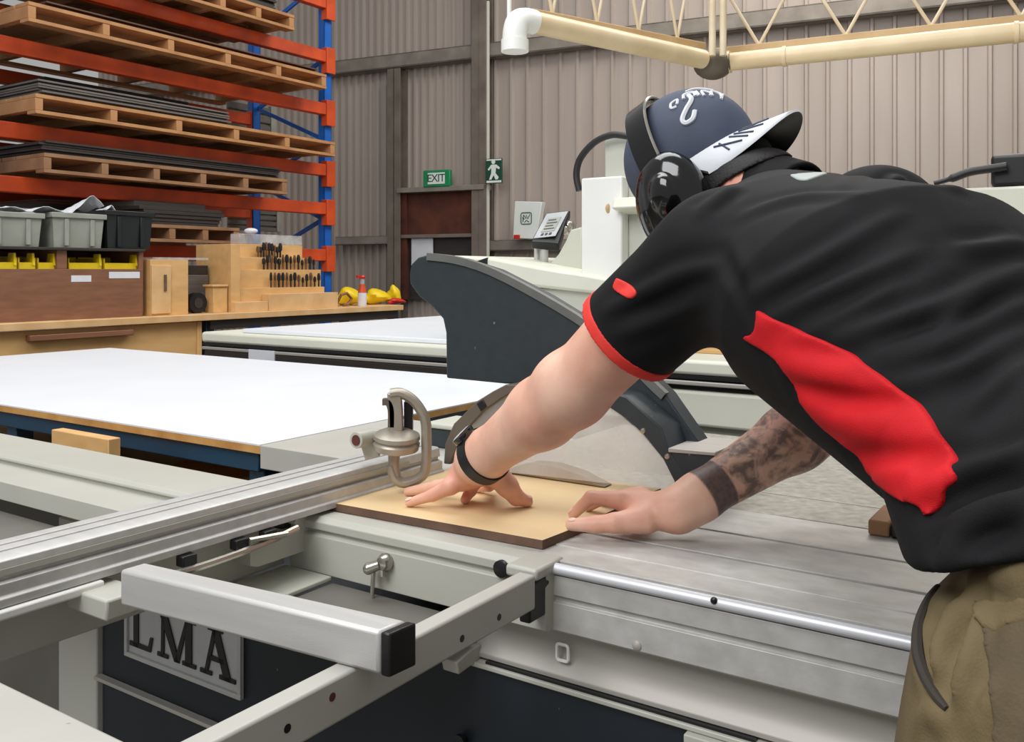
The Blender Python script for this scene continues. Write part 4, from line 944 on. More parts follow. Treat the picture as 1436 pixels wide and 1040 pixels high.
# --- skeleton
HIP = A3([.445,.672,1.0]); AX = nrm([-.179,.803,.567])
sL, sR = W(998,348,1.065), A3([.50,1.25,1.33])
ss = sR-sL; ss = nrm(ss-AX*(ss@AX)); nn_ = np.cross(AX, ss)       # nn_ = belly side
if nn_[2] > 0: nn_ = -nn_
def cc(p): q = A3(p)-HIP; return (q@AX, q@ss, q@nn_)
SP = [cc(p) for p in (HIP, W(1480,628,.80), W(1246,436,.98), W(1128,360,1.12), W(1084,304,1.19))]
fh = nrm([-.80,.60,0]); wh = nrm([.60,.80,0])
# --- materials for skin and cloth
def skin_mat():
    m = bpy.data.materials.new('skin'); m.use_nodes = True; nt = m.node_tree; N = nt.nodes; L = nt.links; b = N['Principled BSDF']
    b.inputs['Roughness'].default_value = .5; b.inputs['Subsurface Weight'].default_value = .12; b.inputs['Subsurface Radius'].default_value = (.01,.004,.002)
    tc = N.new('ShaderNodeTexCoord'); no = N.new('ShaderNodeTexNoise'); no.inputs['Scale'].default_value = 14; no.inputs['Detail'].default_value = 4
    L.new(tc.outputs['Object'], no.inputs['Vector'])
    ra = N.new('ShaderNodeValToRGB'); ra.color_ramp.elements[0].color = lin((214,156,132)); ra.color_ramp.elements[1].color = lin((236,195,171)); ra.color_ramp.elements[0].position = .3; ra.color_ramp.elements[1].position = .7
    L.new(no.outputs['Fac'], ra.inputs['Fac'])
    red = N.new('ShaderNodeAttribute'); red.attribute_name = 'redness'; mr = N.new('ShaderNodeMixRGB'); mr.inputs[2].default_value = lin((206,110,92)); L.new(red.outputs['Fac'], mr.inputs[0]); L.new(ra.outputs['Color'], mr.inputs[1])
    at = N.new('ShaderNodeAttribute'); at.attribute_name = 'tattoo'
    n2 = N.new('ShaderNodeTexNoise'); n2.inputs['Scale'].default_value = 22; n2.inputs['Detail'].default_value = 5; n2.inputs['Distortion'].default_value = 1.6; L.new(tc.outputs['Object'], n2.inputs['Vector'])
    wv = N.new('ShaderNodeTexNoise'); wv.inputs['Scale'].default_value = 48; wv.inputs['Distortion'].default_value = 2.2; wv.inputs['Detail'].default_value = 4; L.new(tc.outputs['Object'], wv.inputs['Vector'])
    ad = N.new('ShaderNodeMath'); ad.operation = 'MULTIPLY'; L.new(n2.outputs['Fac'], ad.inputs[0]); L.new(wv.outputs['Fac'], ad.inputs[1])
    a2 = N.new('ShaderNodeMath'); a2.operation = 'MULTIPLY_ADD'; a2.inputs[1].default_value = .45; L.new(n2.outputs['Fac'], a2.inputs[0]); L.new(ad.outputs[0], a2.inputs[2])
    r2 = N.new('ShaderNodeMapRange'); r2.inputs['From Min'].default_value = .36; r2.inputs['From Max'].default_value = .62; r2.inputs['To Min'].default_value = .2; r2.inputs['To Max'].default_value = .8; L.new(a2.outputs[0], r2.inputs['Value'])
    bk = N.new('ShaderNodeAttribute'); bk.attribute_name = 'band'; mxx = N.new('ShaderNodeMath'); mxx.operation = 'MAXIMUM'
    ml = N.new('ShaderNodeMath'); ml.operation = 'MULTIPLY'; L.new(at.outputs['Fac'], ml.inputs[0]); L.new(r2.outputs['Result'], ml.inputs[1])
    v3 = N.new('ShaderNodeTexVoronoi'); v3.inputs['Scale'].default_value = 140; L.new(tc.outputs['Object'], v3.inputs['Vector'])
    r3 = N.new('ShaderNodeMapRange'); r3.inputs['From Min'].default_value = .2; r3.inputs['From Max'].default_value = .7; r3.inputs['To Min'].default_value = .9; r3.inputs['To Max'].default_value = .84; L.new(v3.outputs['Distance'], r3.inputs['Value'])
    mb2 = N.new('ShaderNodeMath'); mb2.operation = 'MULTIPLY'; L.new(bk.outputs['Fac'], mb2.inputs[0]); L.new(r3.outputs['Result'], mb2.inputs[1])
    L.new(ml.outputs[0], mxx.inputs[0]); L.new(mb2.outputs[0], mxx.inputs[1])
    mt = N.new('ShaderNodeMixRGB'); mt.inputs[2].default_value = lin((46,44,48)); L.new(mxx.outputs[0], mt.inputs[0]); L.new(mr.outputs[0], mt.inputs[1])
    L.new(mt.outputs[0], b.inputs['Base Color'])
    n4 = N.new('ShaderNodeTexNoise'); n4.inputs['Scale'].default_value = 260; L.new(tc.outputs['Object'], n4.inputs['Vector'])
    bp_ = N.new('ShaderNodeBump'); bp_.inputs['Strength'].default_value = .12; bp_.inputs['Distance'].default_value = .001; L.new(n4.outputs['Fac'], bp_.inputs['Height']); L.new(bp_.outputs['Normal'], b.inputs['Normal'])
    return m
SKIN = skin_mat()
SHIRT = mat('black polo knit', (19,19,21), .8, 0, (15,15,17), 30, bump=.25, bscale=900, spec=.25)
SHRED = mat('red polo knit', (206,22,32), .75, 0, (190,17,26), 30, bump=.25, bscale=900, spec=.3)
CORAL = mat('coral red ribbing', (232,58,48), .75, 0, (216,46,38), 30, bump=.2, bscale=700)
KHAKI = mat('khaki work cotton', (118,103,73), .8, 0, (90,78,53), 14, amt=.8, bump=.25, bscale=500, spec=.3)
HAIR = mat('short dark hair', (26,21,20), .7, 0, (16,13,12), 160, bump=.6, bscale=240)
NAVYC = mat('navy cap cotton', (74,82,100), .75, 0, (64,72,89), 20, bump=.2, bscale=700)
CAPW = mat('pale cap cotton', (226,228,232), .7, 0, (214,217,222), 20, bump=.15, bscale=600)

pr = thing('person', 'person in black and red polo, backward cap and ear muffs leaning over the saw', 'person', (HIP[0], HIP[1], 0), 0)
# --- body
eL = W(803,547,1.205); wL = W(672,644,1.345)
eR = W(1178,572,1.33); wR = W(950,716,1.252)
Hc = W(976,250,1.35)
h_f = nrm([-.63,.60,-.42]); h_u = A3([-.36,.2,.90]); h_u = nrm(h_u-h_f*(h_u@h_f)); h_l = np.cross(h_u, h_f); HA = A3([h_f, h_l, h_u]); HS = .93
def hp(f, l, u): return Hc+(h_f*f+h_l*l+h_u*u)*HS
nk = W(1068,280,1.25)
limb = [cone(sL, eL, .056, .047), cone(eL, eL*.7+wL*.3, .047, .0465), cone(eL*.7+wL*.3, wL*.92+eL*.08, .0465, .0325), cone(wL*.9+eL*.1, wL, .0325, .031),
        cone(sR, eR, .056, .046), cone(eR, eR*.7+wR*.3, .046, .0455), cone(eR*.7+wR*.3, wR*.88+eR*.12, .0455, .0305), cone(wR*.88+eR*.12, wR, .0305, .0275)]
bump_el = ell(eL+A3([-.012,.0,.012]), (.03,.03,.028))
head = [ell(hp(-.008,0,.03), (.090,.070,.094), HA), ell(hp(.025,0,-.045), (.066,.058,.075), HA), ell(hp(.055,0,-.085), (.034,.036,.03), HA)]
neck = cone(hp(-.045,0,-.05), nk, .056, .066)
def hand(pts): return [cone(a, b, ra, rb) for a, b, ra, rb in pts]
def fingr(ps, rs): return [cone(ps[i], ps[i+1], rs[i], rs[i+1]) for i in range(len(ps)-1)]
PT = .9125
def tipz(p, r): p = A3(p, float); p[2] = PT+r-.0008; return p
# left hand: spread, propped on its finger tips
k5, k4, k3, k2 = W(632,681,1.362), W(646,676,1.392), W(664,674,1.41), W(688,672,1.42)
palmL = [cone(wL, W(652,664,1.375), .030, .021), cone(wL, W(688,662,1.39), .030, .020), cone(W(652,664,1.375), k5, .021, .0125), cone(W(655,664,1.38), k4, .019, .0125), cone(W(665,664,1.385), k3, .019, .0125), cone(W(688,662,1.39), k2, .019, .0125)]
fL = [fingr([k5, W(607,694,1.372), tipz(W(574,710,1.384), .0068)], [.0125,.0092,.0068]),
      fingr([k4, W(612,682,1.425), tipz(W(572,694,1.452), .0072)], [.0125,.0098,.0072]),
      fingr([k3, W(660,687,1.418), tipz(W(652,704,1.40), .0072)], [.0125,.0098,.0072]),
      fingr([k2, W(686,680,1.455), tipz(W(668,690,1.475), .0072)], [.0125,.0098,.0072]),
      fingr([W(688,656,1.37), W(712,682,1.37), W(724,697,1.375), tipz(W(740,709,1.384), .0085)], [.021,.0165,.0125,.0085])]
# right hand: flat on the board edge, thumb towards the camera
K2 = W(870,701,1.285)
palmR = [cone(wR, W(892,708,1.285), .024, .020), cone(wR, W(900,721,1.262), .024, .019), cone(W(892,708,1.285), K2, .020, .0125), cone(W(892,706,1.30), W(880,699,1.325), .020, .012), cone(W(895,705,1.31), W(888,696,1.35), .020, .0115), cone(W(900,704,1.32), W(900,695,1.375), .02, .0105)]
fR = [fingr([K2, W(829,697,1.30), tipz(W(804,716,1.315), .0078)], [.0125,.0098,.0078]),
      fingr([W(880,699,1.325), W(846,698,1.345), tipz(W(826,708,1.36), .0078)], [.012,.0098,.0078]),
      fingr([W(888,696,1.35), W(862,696,1.375), tipz(W(846,704,1.39), .0075)], [.0115,.0095,.0075]),
      fingr([W(900,695,1.375), W(884,694,1.395), tipz(W(872,699,1.405), .007)], [.0105,.0088,.007]),
      fingr([W(905,728,1.25), W(862,733,1.245), W(836,735,1.25), tipz(W(801,738,1.258), .0085)], [.020,.0135,.0118,.0085])]
T_ = [a[0] for a in SP]; Cs = [a[1:] for a in SP]
core = loft(HIP, AX, T_[1:], Cs[1:], [(.14,.09),(.16,.105),(.150,.085),(.06,.05)], ss, nn_)
def hands_f(P):
    d = None
    for grp, pal in ((fL, palmL), (fR, palmR)):
        q = union(pal, .012)(P)
        for fg in grp: q = smin(q, union(fg, .004)(P), .007)
        d = q if d is None else np.minimum(d, q)
    return d
arms_f = union(limb[:4]+[(bump_el, .03)], .02); girdle = cone(sR, W(1128,372,1.12), .05, .06); girdleL = cone(sL, W(1128,372,1.12), .05, .06); armsR = union(limb[4:]+[(girdle, .03), (girdleL, .02)], .02); head_f = union(head+[(neck, .03)], .03)
nose = cone(hp(.082,0,.012), hp(.108,0,-.028), .009, .014); lips = ell(hp(.085,0,-.058), (.012,.024,.009), HA); brow = ell(hp(.078,0,.03), (.018,.05,.012), HA)
def eye(s): return ell(hp(.082, s*.031, .012), (.014,.013,.009), HA)
def skin_f(P):
    d = smin(smin(arms_f(P), armsR(P), .01), core(P), .03)
    d = smin(d, hands_f(P), .018)
    hd = head_f(P)
    hd = smin(smin(smin(hd, brow(P), .012), nose(P), .012), lips(P), .01)
    for s in (-1, 1): hd = -smin(-hd, eye(s)(P), .008)
    return smin(d, hd, .02)
dR = wR-eR; LR = np.linalg.norm(dR); dR = dR/LR
def tatt(V):
    t = (V-eR)@dR; r = np.linalg.norm(V-eR-np.clip(t,0,LR)[:,None]*dR, axis=1)
    near = (r < .075); m = near*np.clip((LR-.050-t)/.03, 0, 1); 
    up = (np.linalg.norm(V-sR, axis=1) < .30) & (V[:,0] > .33) & (t < .02); return np.maximum(m, up*1.)
def band(V):
    t = (V-eR)@dR; r = np.linalg.norm(V-eR-np.clip(t,0,LR)[:,None]*dR, axis=1)
    return (r < .07)*np.clip(1-np.maximum(np.abs(t-(LR-.060))-.017, 0)/.0025, 0, 1)
def redn(V):
    d = np.zeros(len(V))
    for c, r, w_ in ((eL+A3([.03,0,-.015]), .05, .55), (eL+A3([.05,-.03,.03]), .05, .35), (A3(k3), .06, .45), (A3(k5), .045, .35), (K2, .05, .35), (A3(nk), .09, .6), (fL[4][2].c, .05, .35)):
        d = np.maximum(d, w_*np.exp(-((V-c)**2).sum(1)/(r*r)))
    return d
body = flesh('body', skin_f, (-.25,.42,.885), (.72,1.55,1.56), .0026, SKIN, pr, relax=1, attr=dict(tattoo=tatt, band=band, redness=redn))
for s in (-1, 1):
    mb = MB(); mb.ball(hp(.078, s*.031, .012), .012); obj('eye', mb, M['paper'], body)
NAIL = mat('fingernail', (236,196,178), .3, 0, (230,186,168), 20)
for tip, back, r in ((tipz(W(740,709,1.384), .0085), W(724,697,1.375), .0085), (tipz(W(574,710,1.384), .0068), W(607,694,1.372), .0068), (tipz(W(801,738,1.258), .0085), W(836,735,1.25), .0085), (tipz(W(804,716,1.315), .0078), W(829,697,1.30), .0078)):
    d_ = nrm(A3(tip)-A3(back)); n_ = A3([0,-.35,1.]); n_ = nrm(n_-d_*(n_@d_)); s_ = np.cross(d_, n_); p_ = A3(tip)-d_*.002
    for _ in range(20):
        if skin_f(p_[None])[0] > -.0002: break
        p_ = p_+n_*.0006
    mb = MB(); mb.ball(p_-n_*.0006, (.0062, .0046, .0014), A3([d_, s_, n_])); obj('fingernail', mb, NAIL, body)
# --- hair
hair_f = lambda P: np.maximum(smin(head_f(P)-.006, ell(hp(-.07,0,-.02), (.05,.066,.085), HA)(P)-.002, .02), np.maximum((P-Hc)@h_f-.02-.25*((P-Hc)@h_u), np.maximum(-((P-Hc)@h_u)-.050, ((P-Hc)@h_u)-.012-.10*((P-Hc)@h_f))))
flesh('hair', hair_f, Hc-.2, Hc+.2, .003, HAIR, pr)
# --- shirt
scl = [(.16,.085),(.176,.117),(.194,.154),(.172,.116),(.085,.07)]
tor = loft(HIP, AX, [T_[0]-.02]+T_[1:], Cs, scl, ss, nn_)
hipc = A3([.450,.672,1.0])
hips = loft(hipc-fh*.03-A3([0,0,.1]), A3([0,0,1.]), [0,.10,.2,.28], [(0,0)]*4, [(.186,.122),(.182,.116),(.170,.106),(.13,.08)], wh, fh)
cuffL = A3(eL)*.585+sL*.415; dcL = nrm(eL-sL)
slL = [cone(sL+A3([.005,.0,-.008]), cuffL+dcL*.05, .070, .069), ell(sL+A3([.012,0,-.022]), (.072,.07,.060))]
cuffR = A3(eR)*.62+sR*.38; slR = [cone(sR, cuffR, .078, .068), ell(sR, (.08,.08,.075))]
collar = [cone(W(1082,288,1.22), W(1052,274,1.27), .064, .060)]
base_f = union([tor, (hips, .06), (slL[1], .05), (slL[0], .035), (slR[1], .05), (slR[0], .035)]+[(c, .03) for c in collar[:0]], .03)
HP_ = A3([.31,.68,1.046])
def hem(P): return np.minimum(HP_[2]+.45*((P-HP_)@(-fh)), 1.085)-P[:,2]           # cut along the hem
pre_f = lambda P: np.maximum(base_f(P), hem(P))
FOLDS = [([(1050,418),(1110,384),(1180,345),(1262,300)], .0042), ([(1075,452),(1150,412),(1230,378),(1285,352)], .0045), ([(1130,470),(1200,432),(1262,398)], .003),
         ([(1165,478),(1250,448),(1330,420),(1436,372)], .0055), ([(1215,500),(1310,462),(1380,408),(1440,385)], .0045), ([(1235,512),(1330,480),(1440,420)], .005), ([(1262,536),(1350,510),(1440,462)], .004), ([(1290,690),(1350,660),(1440,628)], .006), ([(1340,588),(1390,545),(1440,505)], .003),
         ([(1320,730),(1380,706),(1440,690)], .006), ([(1318,795),(1345,745),(1400,716),(1440,708)], .006), ([(850,436),(905,408),(955,384),(1005,372)], .005), ([(868,470),(930,448),(980,425)], .003), ([(1180,262),(1260,250),(1340,262)], .004), ([(1010,352),(1035,400),(1052,450)], -.0035), ([(1340,350),(1390,345),(1436,338)], .004), ([(1040,302),(1120,276),(1200,272)], .003), ([(1060,240),(1030,262),(985,296)], .005),
         ([(1090,505),(1160,520),(1215,522)], .0035), ([(1110,540),(1190,560),(1262,560)], -.004), ([(1150,585),(1220,600),(1310,590)], .0035), ([(1190,640),(1260,640),(1330,632)], -.004), ([(1232,700),(1280,690),(1330,676)], .005), ([(1030,500),(1090,590),(1170,660)], .004)]
fold_paths = []
for pts, amp in FOLDS:
    q = [trace(pre_f, x, y) for x, y in pts]; q = [p for p in q if p is not None]
    if len(q) > 1:
        sp = A3(smooth(q, 5)); fold_paths.append((sp, amp, sp.min(0)-.05, sp.max(0)+.05))
def folds(P):
    d = np.zeros(len(P))
    for sp, amp, lo, hi in fold_paths:
        ix = np.where(((P > lo) & (P < hi)).all(1))[0]
        if not len(ix): continue
        p = P[ix]; best = np.full(len(ix), 9.); tt = np.zeros(len(ix)); n = len(sp)-1
        for i in range(n):
            a, b = sp[i], sp[i+1]; e = b-a; t = np.clip((p-a)@e/(e@e+1e-12), 0, 1); r = np.linalg.norm(p-a-t[:,None]*e, axis=1)
            m = r < best; best[m] = r[m]; tt[m] = (i+t[m])/n
        env = np.sin(np.pi*np.clip(tt*.86+.07, 0, 1))
        d[ix] += 1.5*amp*env*(np.exp(-(best/.0085)**2)-.5*np.exp(-((best-.017)/.010)**2))
    return d
shirt_out = lambda P: base_f(P)-folds(P)
openL = lambda P: np.maximum(cone(sL, eL, .058, .060)(P), (cuffL-P)@dcL-.0+.03)
cutL = lambda P: (P-cuffL)@dcL
armL_only = cone(sL, eL+dcL*.1, .11, .11)
def shirt_f(P):
    d = -smin(-shirt_out(P), -hem(P), .012)
    inner = arms_f(P)-.006                                   # open sleeve round the arm
    tl = cutL(P); nearL = np.linalg.norm(P-sL-np.clip((P-sL)@dcL,0,.3)[:,None]*dcL, axis=1) < .12
    d = np.where(nearL, np.maximum(d, tl), d)
    d = np.where(nearL & (tl > -.05), np.maximum(d, -inner), d)
    d = np.maximum(d, -np.maximum(neck(P)-.004, -((P-nk)@nrm(Hc-nk))+.01))
    return d
slo, shi = (.0,.35,.93), (.80,1.5,1.56)
sh = flesh('polo_shirt', shirt_f, slo, shi, .003, SHIRT, pr, relax=2)
# coloured panels: thin cloth lying on the shirt, outlined on its surface
def patch(name, outline, m, thick=.0012, parent=sh, h=.002, label=None, fld=shirt_f, depth=.05, relax=2):
    q = [trace(pre_f, x, y) for x, y in outline]
    q = A3([p for p in q if p is not None]); c = q.mean(0); u_, s_, vt = np.linalg.svd(q-c); e1, e2, e3 = vt[0], vt[1], vt[2]
    poly = np.stack([(q-c)@e1, (q-c)@e2], 1)
    poly = A3(smooth([(a[0], a[1], 0) for a in np.vstack([poly, poly[:1]])], 4))[:-1,:2]
    def f(P):
        x = np.stack([(P-c)@e1, (P-c)@e2], 1); d = np.full(len(x), 9.); ins = np.zeros(len(x), bool); n = len(poly)
        for i in range(n):
            a, b = poly[i], poly[(i+1) % n]; e = b-a; w_ = x-a; t = np.clip(w_@e/(e@e+1e-12), 0, 1); d = np.minimum(d, np.linalg.norm(w_-t[:,None]*e, axis=1))
            cnd = (a[1] > x[:,1]) != (b[1] > x[:,1]); xi = a[0]+(x[:,1]-a[1])*(b[0]-a[0])/(b[1]-a[1]+1e-12); ins ^= cnd & (x[:,0] < xi)
        return np.where(ins, -d, d)
    def g(P):
        s = fld(P); return np.maximum(np.maximum(s-thick, -s-.006), np.maximum(f(P), np.abs((P-c)@e3)-depth-.06))
    return flesh(name, g, np.minimum(q.min(0)-.03, c-.02), np.maximum(q.max(0)+.03, c+.02), h, m, parent, relax=relax, label=label)
patch('side_panel', [(1061,434),(1110,458),(1170,485),(1222,515),(1268,552),(1308,585),(1322,615),(1336,645),(1347,662),(1344,674),(1326,686),(1314,706),(1302,719),(1292,722),(1284,708),(1264,702),(1245,688),(1228,668),(1195,634),(1160,604),(1130,570),(1112,540),(1095,510),(1068,490),(1044,474),(1056,468),(1061,455)], SHRED, .0042, label='red side panel', relax=3)
patch('back_logo', [(1108,246),(1126,237),(1142,232),(1168,233),(1160,243),(1138,251),(1120,252)], mat('faded print', (176,184,180), .8), .002, h=.0014, label='pale printed logo below the collar')
patch('sleeve_stripe', [(866,390),(880,397),(896,411),(888,420),(873,414),(860,404)], CORAL, .003, h=.0014, label='coral red dash on the sleeve')
def cuff_f(P):
    tl = cutL(P); nearL = np.linalg.norm(P-sL-np.clip((P-sL)@dcL,0,.35)[:,None]*dcL, axis=1) < .12
    d = np.maximum(np.maximum(shirt_out(P)-.001, tl-.0015), -tl-.014); d = np.maximum(d, -(arms_f(P)-.0055)); return np.where(nearL, d, .05)
flesh('sleeve_trim', cuff_f, cuffL-.13, cuffL+.13, .0022, CORAL, sh, relax=1, label='coral red ribbed trim at the sleeve end')
def collar_f(P):
    q = (P-W(1062,246,1.19))@nrm(Hc-nk); d = np.linalg.norm(P-nk-((P-nk)@nrm(Hc-nk))[:,None]*nrm(Hc-nk), axis=1)
    t = (P-nk)@nrm(Hc-nk); l = (P-nk)@h_l
    return -smin(-(np.abs(d-.062)-.004), -np.maximum(t-.044+.85*np.maximum(l, 0), -t-.06), .004)
flesh('collar', collar_f, nk-.16, nk+.16, .003, SHIRT, sh, relax=1)
# --- trousers, boots
zt = A3([0,0,1.])
legs = []
for s in (-1, 1):
    top = hipc+wh*s*.085+A3([0,0,-.08]); kn = hipc+wh*s*.11+fh*.02; kn[2] = .50; an = hipc+wh*s*.13-fh*.02; an[2] = .09
    legs += [cone(top, kn, .105, .08), cone(kn, an, .08, .068)]
seat = loft(hipc-A3([0,0,.2]), zt, [0,.1,.2,.25,.33,.38], [(0,0)]*6, [(.19,.146),(.20,.152),(.186,.136),(.155,.096),(.13,.08),(.11,.07)], wh, fh)
tr_base = union([seat]+[(l, .05) for l in legs], .04)
TF = [([(1315,830),(1330,850),(1365,856)], .004), ([(1340,1030),(1330,985),(1336,930),(1352,880)], -.005), ([(1285,1020),(1300,1000),(1330,1010)], .004), ([(1365,800),(1358,830),(1345,860)], .005), ([(1330,1000),(1345,945),(1362,890),(1376,850)], .009), ([(1310,960),(1316,910),(1330,868),(1350,838)], .009), ([(1345,800),(1380,812),(1436,802)], .004), ([(1300,880),(1300,920),(1312,965)], -.006), ([(1368,1030),(1385,980),(1400,960)], .004)]
tf_paths = []
for pts, amp in TF:
    q = [trace(tr_base, x, y, .35) for x, y in pts]; q = [p for p in q if p is not None]
    if len(q) > 1: sp = A3(smooth(q, 5)); tf_paths.append((sp, amp, sp.min(0)-.05, sp.max(0)+.05))
def tr_f(P):
    global fold_paths
    keep = fold_paths; fold_paths = tf_paths; d = folds(P); fold_paths = keep
    return np.maximum(np.maximum(tr_base(P)-d, np.maximum(P[:,2]-1.11, -hem(P)-.018)), .075-P[:,2])
tz = flesh('work_trousers', tr_f, (.1,.3,.05), (.85,1.05,1.12), .004, KHAKI, pr, relax=2)
q = [trace(tr_f, x, y, .35) for x, y in ((1316,822),(1302,842),(1290,872),(1287,910),(1296,945),(1312,975),(1328,994))]
q = smooth([p for p in q if p is not None], 4); mb = MB(); mb.tube(q, [.0012+.0034*math.sin(math.pi*(.06+.9*i/(len(q)-1)))**.6 for i in range(len(q))], 8); obj('pocket_edge', mb, mat('dark khaki binding', (52,46,38), .8), tz, label='dark binding along the pocket opening')
keepA, keepB = pre_f, None
def tpatch(name, outline, m, thick, label=None):
    global pre_f
    k = pre_f; pre_f = lambda P: tr_f(P)
    r = patch(name, outline, m, thick, tz, .003, label, fld=tr_f); pre_f = k; return r
tpatch('cargo_pocket', [(1376,856),(1440,858),(1520,862),(1530,960),(1530,1080),(1450,1085),(1396,1080),(1390,990),(1384,920)], mat('worn khaki cotton', (100,86,62), .85, 0, (74,63,43), 18, amt=.9, bump=.3, bscale=400), .005)
tpatch('pocket_flap', [(1370,846),(1440,846),(1530,848),(1532,878),(1440,880),(1378,882)], KHAKI, .0065)
for s in (-1, 1):
    a = hipc+wh*s*.13-fh*.03
    bf = union([cone(A3([a[0],a[1],.06]), A3([a[0],a[1],.12]), .055, .05), cone(A3([a[0],a[1],.045]), A3([a[0],a[1],.045])+fh*.17, .045, .038)], .03)
    flesh('boot', lambda P: np.maximum(bf(P), .002-P[:,2]), (a[0]-.3,a[1]-.3,-.01), (a[0]+.3,a[1]+.3,.25), .006, M['brown'], pr)
# --- watch
dw = nrm(wL-eL); wc_ = wL-dw*.012
ref = nrm(A3([0,0,1])-dw*dw[2]); sd = np.cross(dw, ref)
mb = MB(); pts = []; ups = []
def ringpt(t, off=0.):
    d = ref*math.cos(t)+sd*math.sin(t); lo_, hi_ = 0., .08
    for _ in range(30):
        m_ = (lo_+hi_)/2
        if skin_f((wc_+d*m_)[None])[0] < 0: lo_ = m_
        else: hi_ = m_
    return wc_+d*(lo_+off), d
secs = []
n = 40; vs = []
for i in range(n):
    p, d = ringpt(2*math.pi*i/n)
    for a, b in ((-.009,-.002),(-.009,.0025),(.009,.0025),(.009,-.002)): vs.append(p+dw*a+d*b)
mb.add(vs, [(i*4+j, i*4+(j+1) % 4, ((i+1) % n)*4+(j+1) % 4, ((i+1) % n)*4+j) for i in range(n) for j in range(4)], 0, True)
wt = thing('wristwatch', None, None, tuple(wc_)); wt.parent = pr; wt.location = wc_-A3(pr.location)
obj('band', mb, M['black'], wt)
p, d = ringpt(-.55 if sd[0] > 0 else .55); mb = MB(); mb.lathe(p-d*.001, d, [(.017,0),(.0185,.003),(.0185,.008),(.016,.0095)], 24); obj('case', mb, M['gloss'], wt)
# --- cap worn backwards, ear muffs
crown = ell(hp(-.006,0,.036), (.104,.082,.098), HA)
def crown_f(P):
    c = crown(P); u = (P-Hc)@h_u; f_ = (P-Hc)@h_f
    return np.maximum(np.maximum(c, -(crown(P)+.006)), .002+.10*f_-u)
cp = flesh('cap', crown_f, Hc-.2, Hc+.2, .0028, NAVYC, pr, relax=2)
def on_crown(b, l, off=.001):     # b: towards the brim, l: towards the left ear, as angles from the crown's top
    d = nrm(h_u*math.cos(b)*math.cos(l)-h_f*math.sin(b)*math.cos(l)+h_l*math.sin(l)); lo_, hi_ = .02, .2; c0 = hp(-.006,0,.036)
    for _ in range(30):
        m_ = (lo_+hi_)/2
        if crown((c0+d*m_)[None])[0] < 0: lo_ = m_
        else: hi_ = m_
    return c0+d*(lo_+off)
# brim
nA, nR = 33, 9; top = []; 
for i in range(nA):
    th = math.radians(-80+160*i/(nA-1)); 
    ct, st_ = math.cos(th), math.sin(th)
    r0 = A3([-.006-.105*ct, .0845*st_, .018-.004*ct])
    for j in range(nR):
        k = j/(nR-1); Lb = .082*max(ct, 0)**.42
        l = r0[1]*(1+.0*k); f_ = r0[0]-Lb*k; u = r0[2]+.008-.014*(st_**2)-(l*l)*4.6*k-.016*k*ct
        top.append(hp(f_, l, u))
vs = top+[p-h_u*.004 for p in top]; N0 = len(top)
fq = lambda o, flip: [tuple((o+i*nR+j, o+i*nR+j+1, o+(i+1)*nR+j+1, o+(i+1)*nR+j)[::flip]) for i in range(nA-1) for j in range(nR-1)]
mb = MB(); mb.add(vs, fq(0, 1), 0, True); b0 = len(mb.f); mb.f += fq(N0, -1); k_ = len(mb.f)-b0; mb.m += [1]*k_; mb.sm += [True]*k_
rim_ = [(i*nR+nR-1, N0+i*nR+nR-1, N0+(i+1)*nR+nR-1, (i+1)*nR+nR-1) for i in range(nA-1)]
mb.f += rim_; mb.m += [0]*len(rim_); mb.sm += [True]*len(rim_)
obj('brim', mb, [CAPW, M['ink']], cp, angle=70, label='pale brim with a black underside')
mb = MB()
def stroke(pts, r, n=5): mb.tube(smooth([on_crown(b+.17, l*1.0+.02, .0004) for b, l in pts], n), r*.8, 6)
stroke([(.92,.62),(1.02,.74),(.98,.86),(.84,.84),(.76,.68),(.70,.48),(.58,.40)], .0048)
stroke([(.56,.50),(.50,.40),(.60,.30),(.70,.38)], .0034); stroke([(.74,.34),(.62,.26)], .0032); stroke([(.80,.30),(.68,.20),(.80,.16),(.86,.24)], .003)
stroke([(.88,.22),(.78,.10),(.88,.04),(.97,.12)], .003); stroke([(1.0,.16),(.9,.0)], .003); stroke([(.50,.62),(.44,.52),(.36,.60),(.42,.70),(.52,.66)], .0028); stroke([(.46,.30),(.52,.16),(.62,.08),(.74,.0)], .0024)
obj('logo', mb, CAPW, cp, label='white script lettering on the cap')
mb = MB()
bi = lambda t, k: A3(top[int(round((t)*(nA-1)))*nR+int(round(k*(nR-1)))])
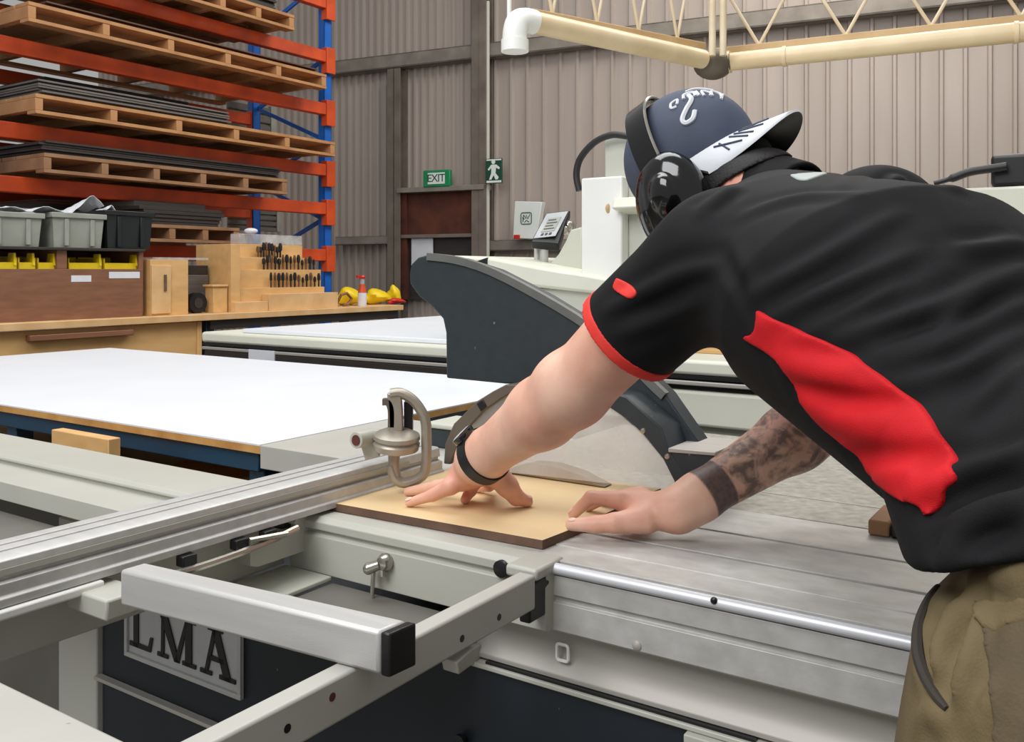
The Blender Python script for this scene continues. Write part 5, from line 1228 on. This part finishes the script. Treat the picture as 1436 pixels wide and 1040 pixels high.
for (t0, k0, t1, k1) in ((.80,.25,.86,.7),(.83,.2,.80,.75),(.755,.3,.79,.8),(.74,.75,.72,.25),(.70,.3,.68,.75),(.66,.2,.60,.6)):
    a, b = bi(t0, k0)+h_u*.0008, bi(t1, k1)+h_u*.0008; mb.tube([a, b], .0016, 5)
obj('brim_script', mb, NAVYC, cp, label='dark script on the brim')
mb = MB(); 
# ear muffs
em = thing('ear_muffs', None, None, tuple(Hc)); em.parent = pr; em.location = Hc-A3(pr.location)
for s in (1, -1):
    c = hp(-.001, s*.106, -.044)
    A = A3([h_f*.97+h_u*.24, h_l, h_u*.97-h_f*.24])
    cup = ell(c, (.056,.038,.076), A); dish = ell(c+h_l*s*.034+h_u*.012-h_f*.012, (.02,.012,.026), A); rid = ell(c+h_l*s*.024+h_f*.016+h_u*.008, (.006,.012,.04), A)
    fc_ = lambda P: smin(smin(cup(P), dish(P), .008), rid(P), .006)
    o = flesh('ear_cup', fc_, c-.12, c+.12, .0022, M['gloss'], em, relax=2)
    c2 = hp(.002, s*.080, -.042); cu2 = ell(c2, (.042,.018,.058), A)
    flesh('cushion', cu2, c2-.1, c2+.1, .003, M['black'], em)
    mb = MB(); mb.tube([hp(-.006, s*.107, .02), hp(-.004, s*.118, -.0)], .006, 8); mb.box(WORLD, 0,0,0,0,0,0); mb.f = mb.f[:-6]; mb.m = mb.m[:-6]; mb.sm = mb.sm[:-6]
    obj('hinge', mb, M['chrome'], em)
path = []; ups = []
for i in range(29):
    t = math.radians(-96+192*i/28); l, u = .113*math.sin(t), .03+.118*math.cos(t) if abs(t) < math.pi/2 else .03+.118*math.cos(t)*.6
    path.append(hp(.022-.02*abs(math.sin(t)), l, u)); ups.append(nrm(h_l*math.sin(t)+h_u*math.cos(t)))
mb = MB(); mb.sweep(path, [(-.017,-.003),(.017,-.003),(.017,.003),(-.017,.003)], up=ups); obj('headband', mb, M['gloss'], em)
mb = MB(); mb.tube([p-h_f*.02+u*.002 for p, u in zip(path[14:], ups[14:])], .0024, 6); obj('band_wire', mb, M['chrome'], em)
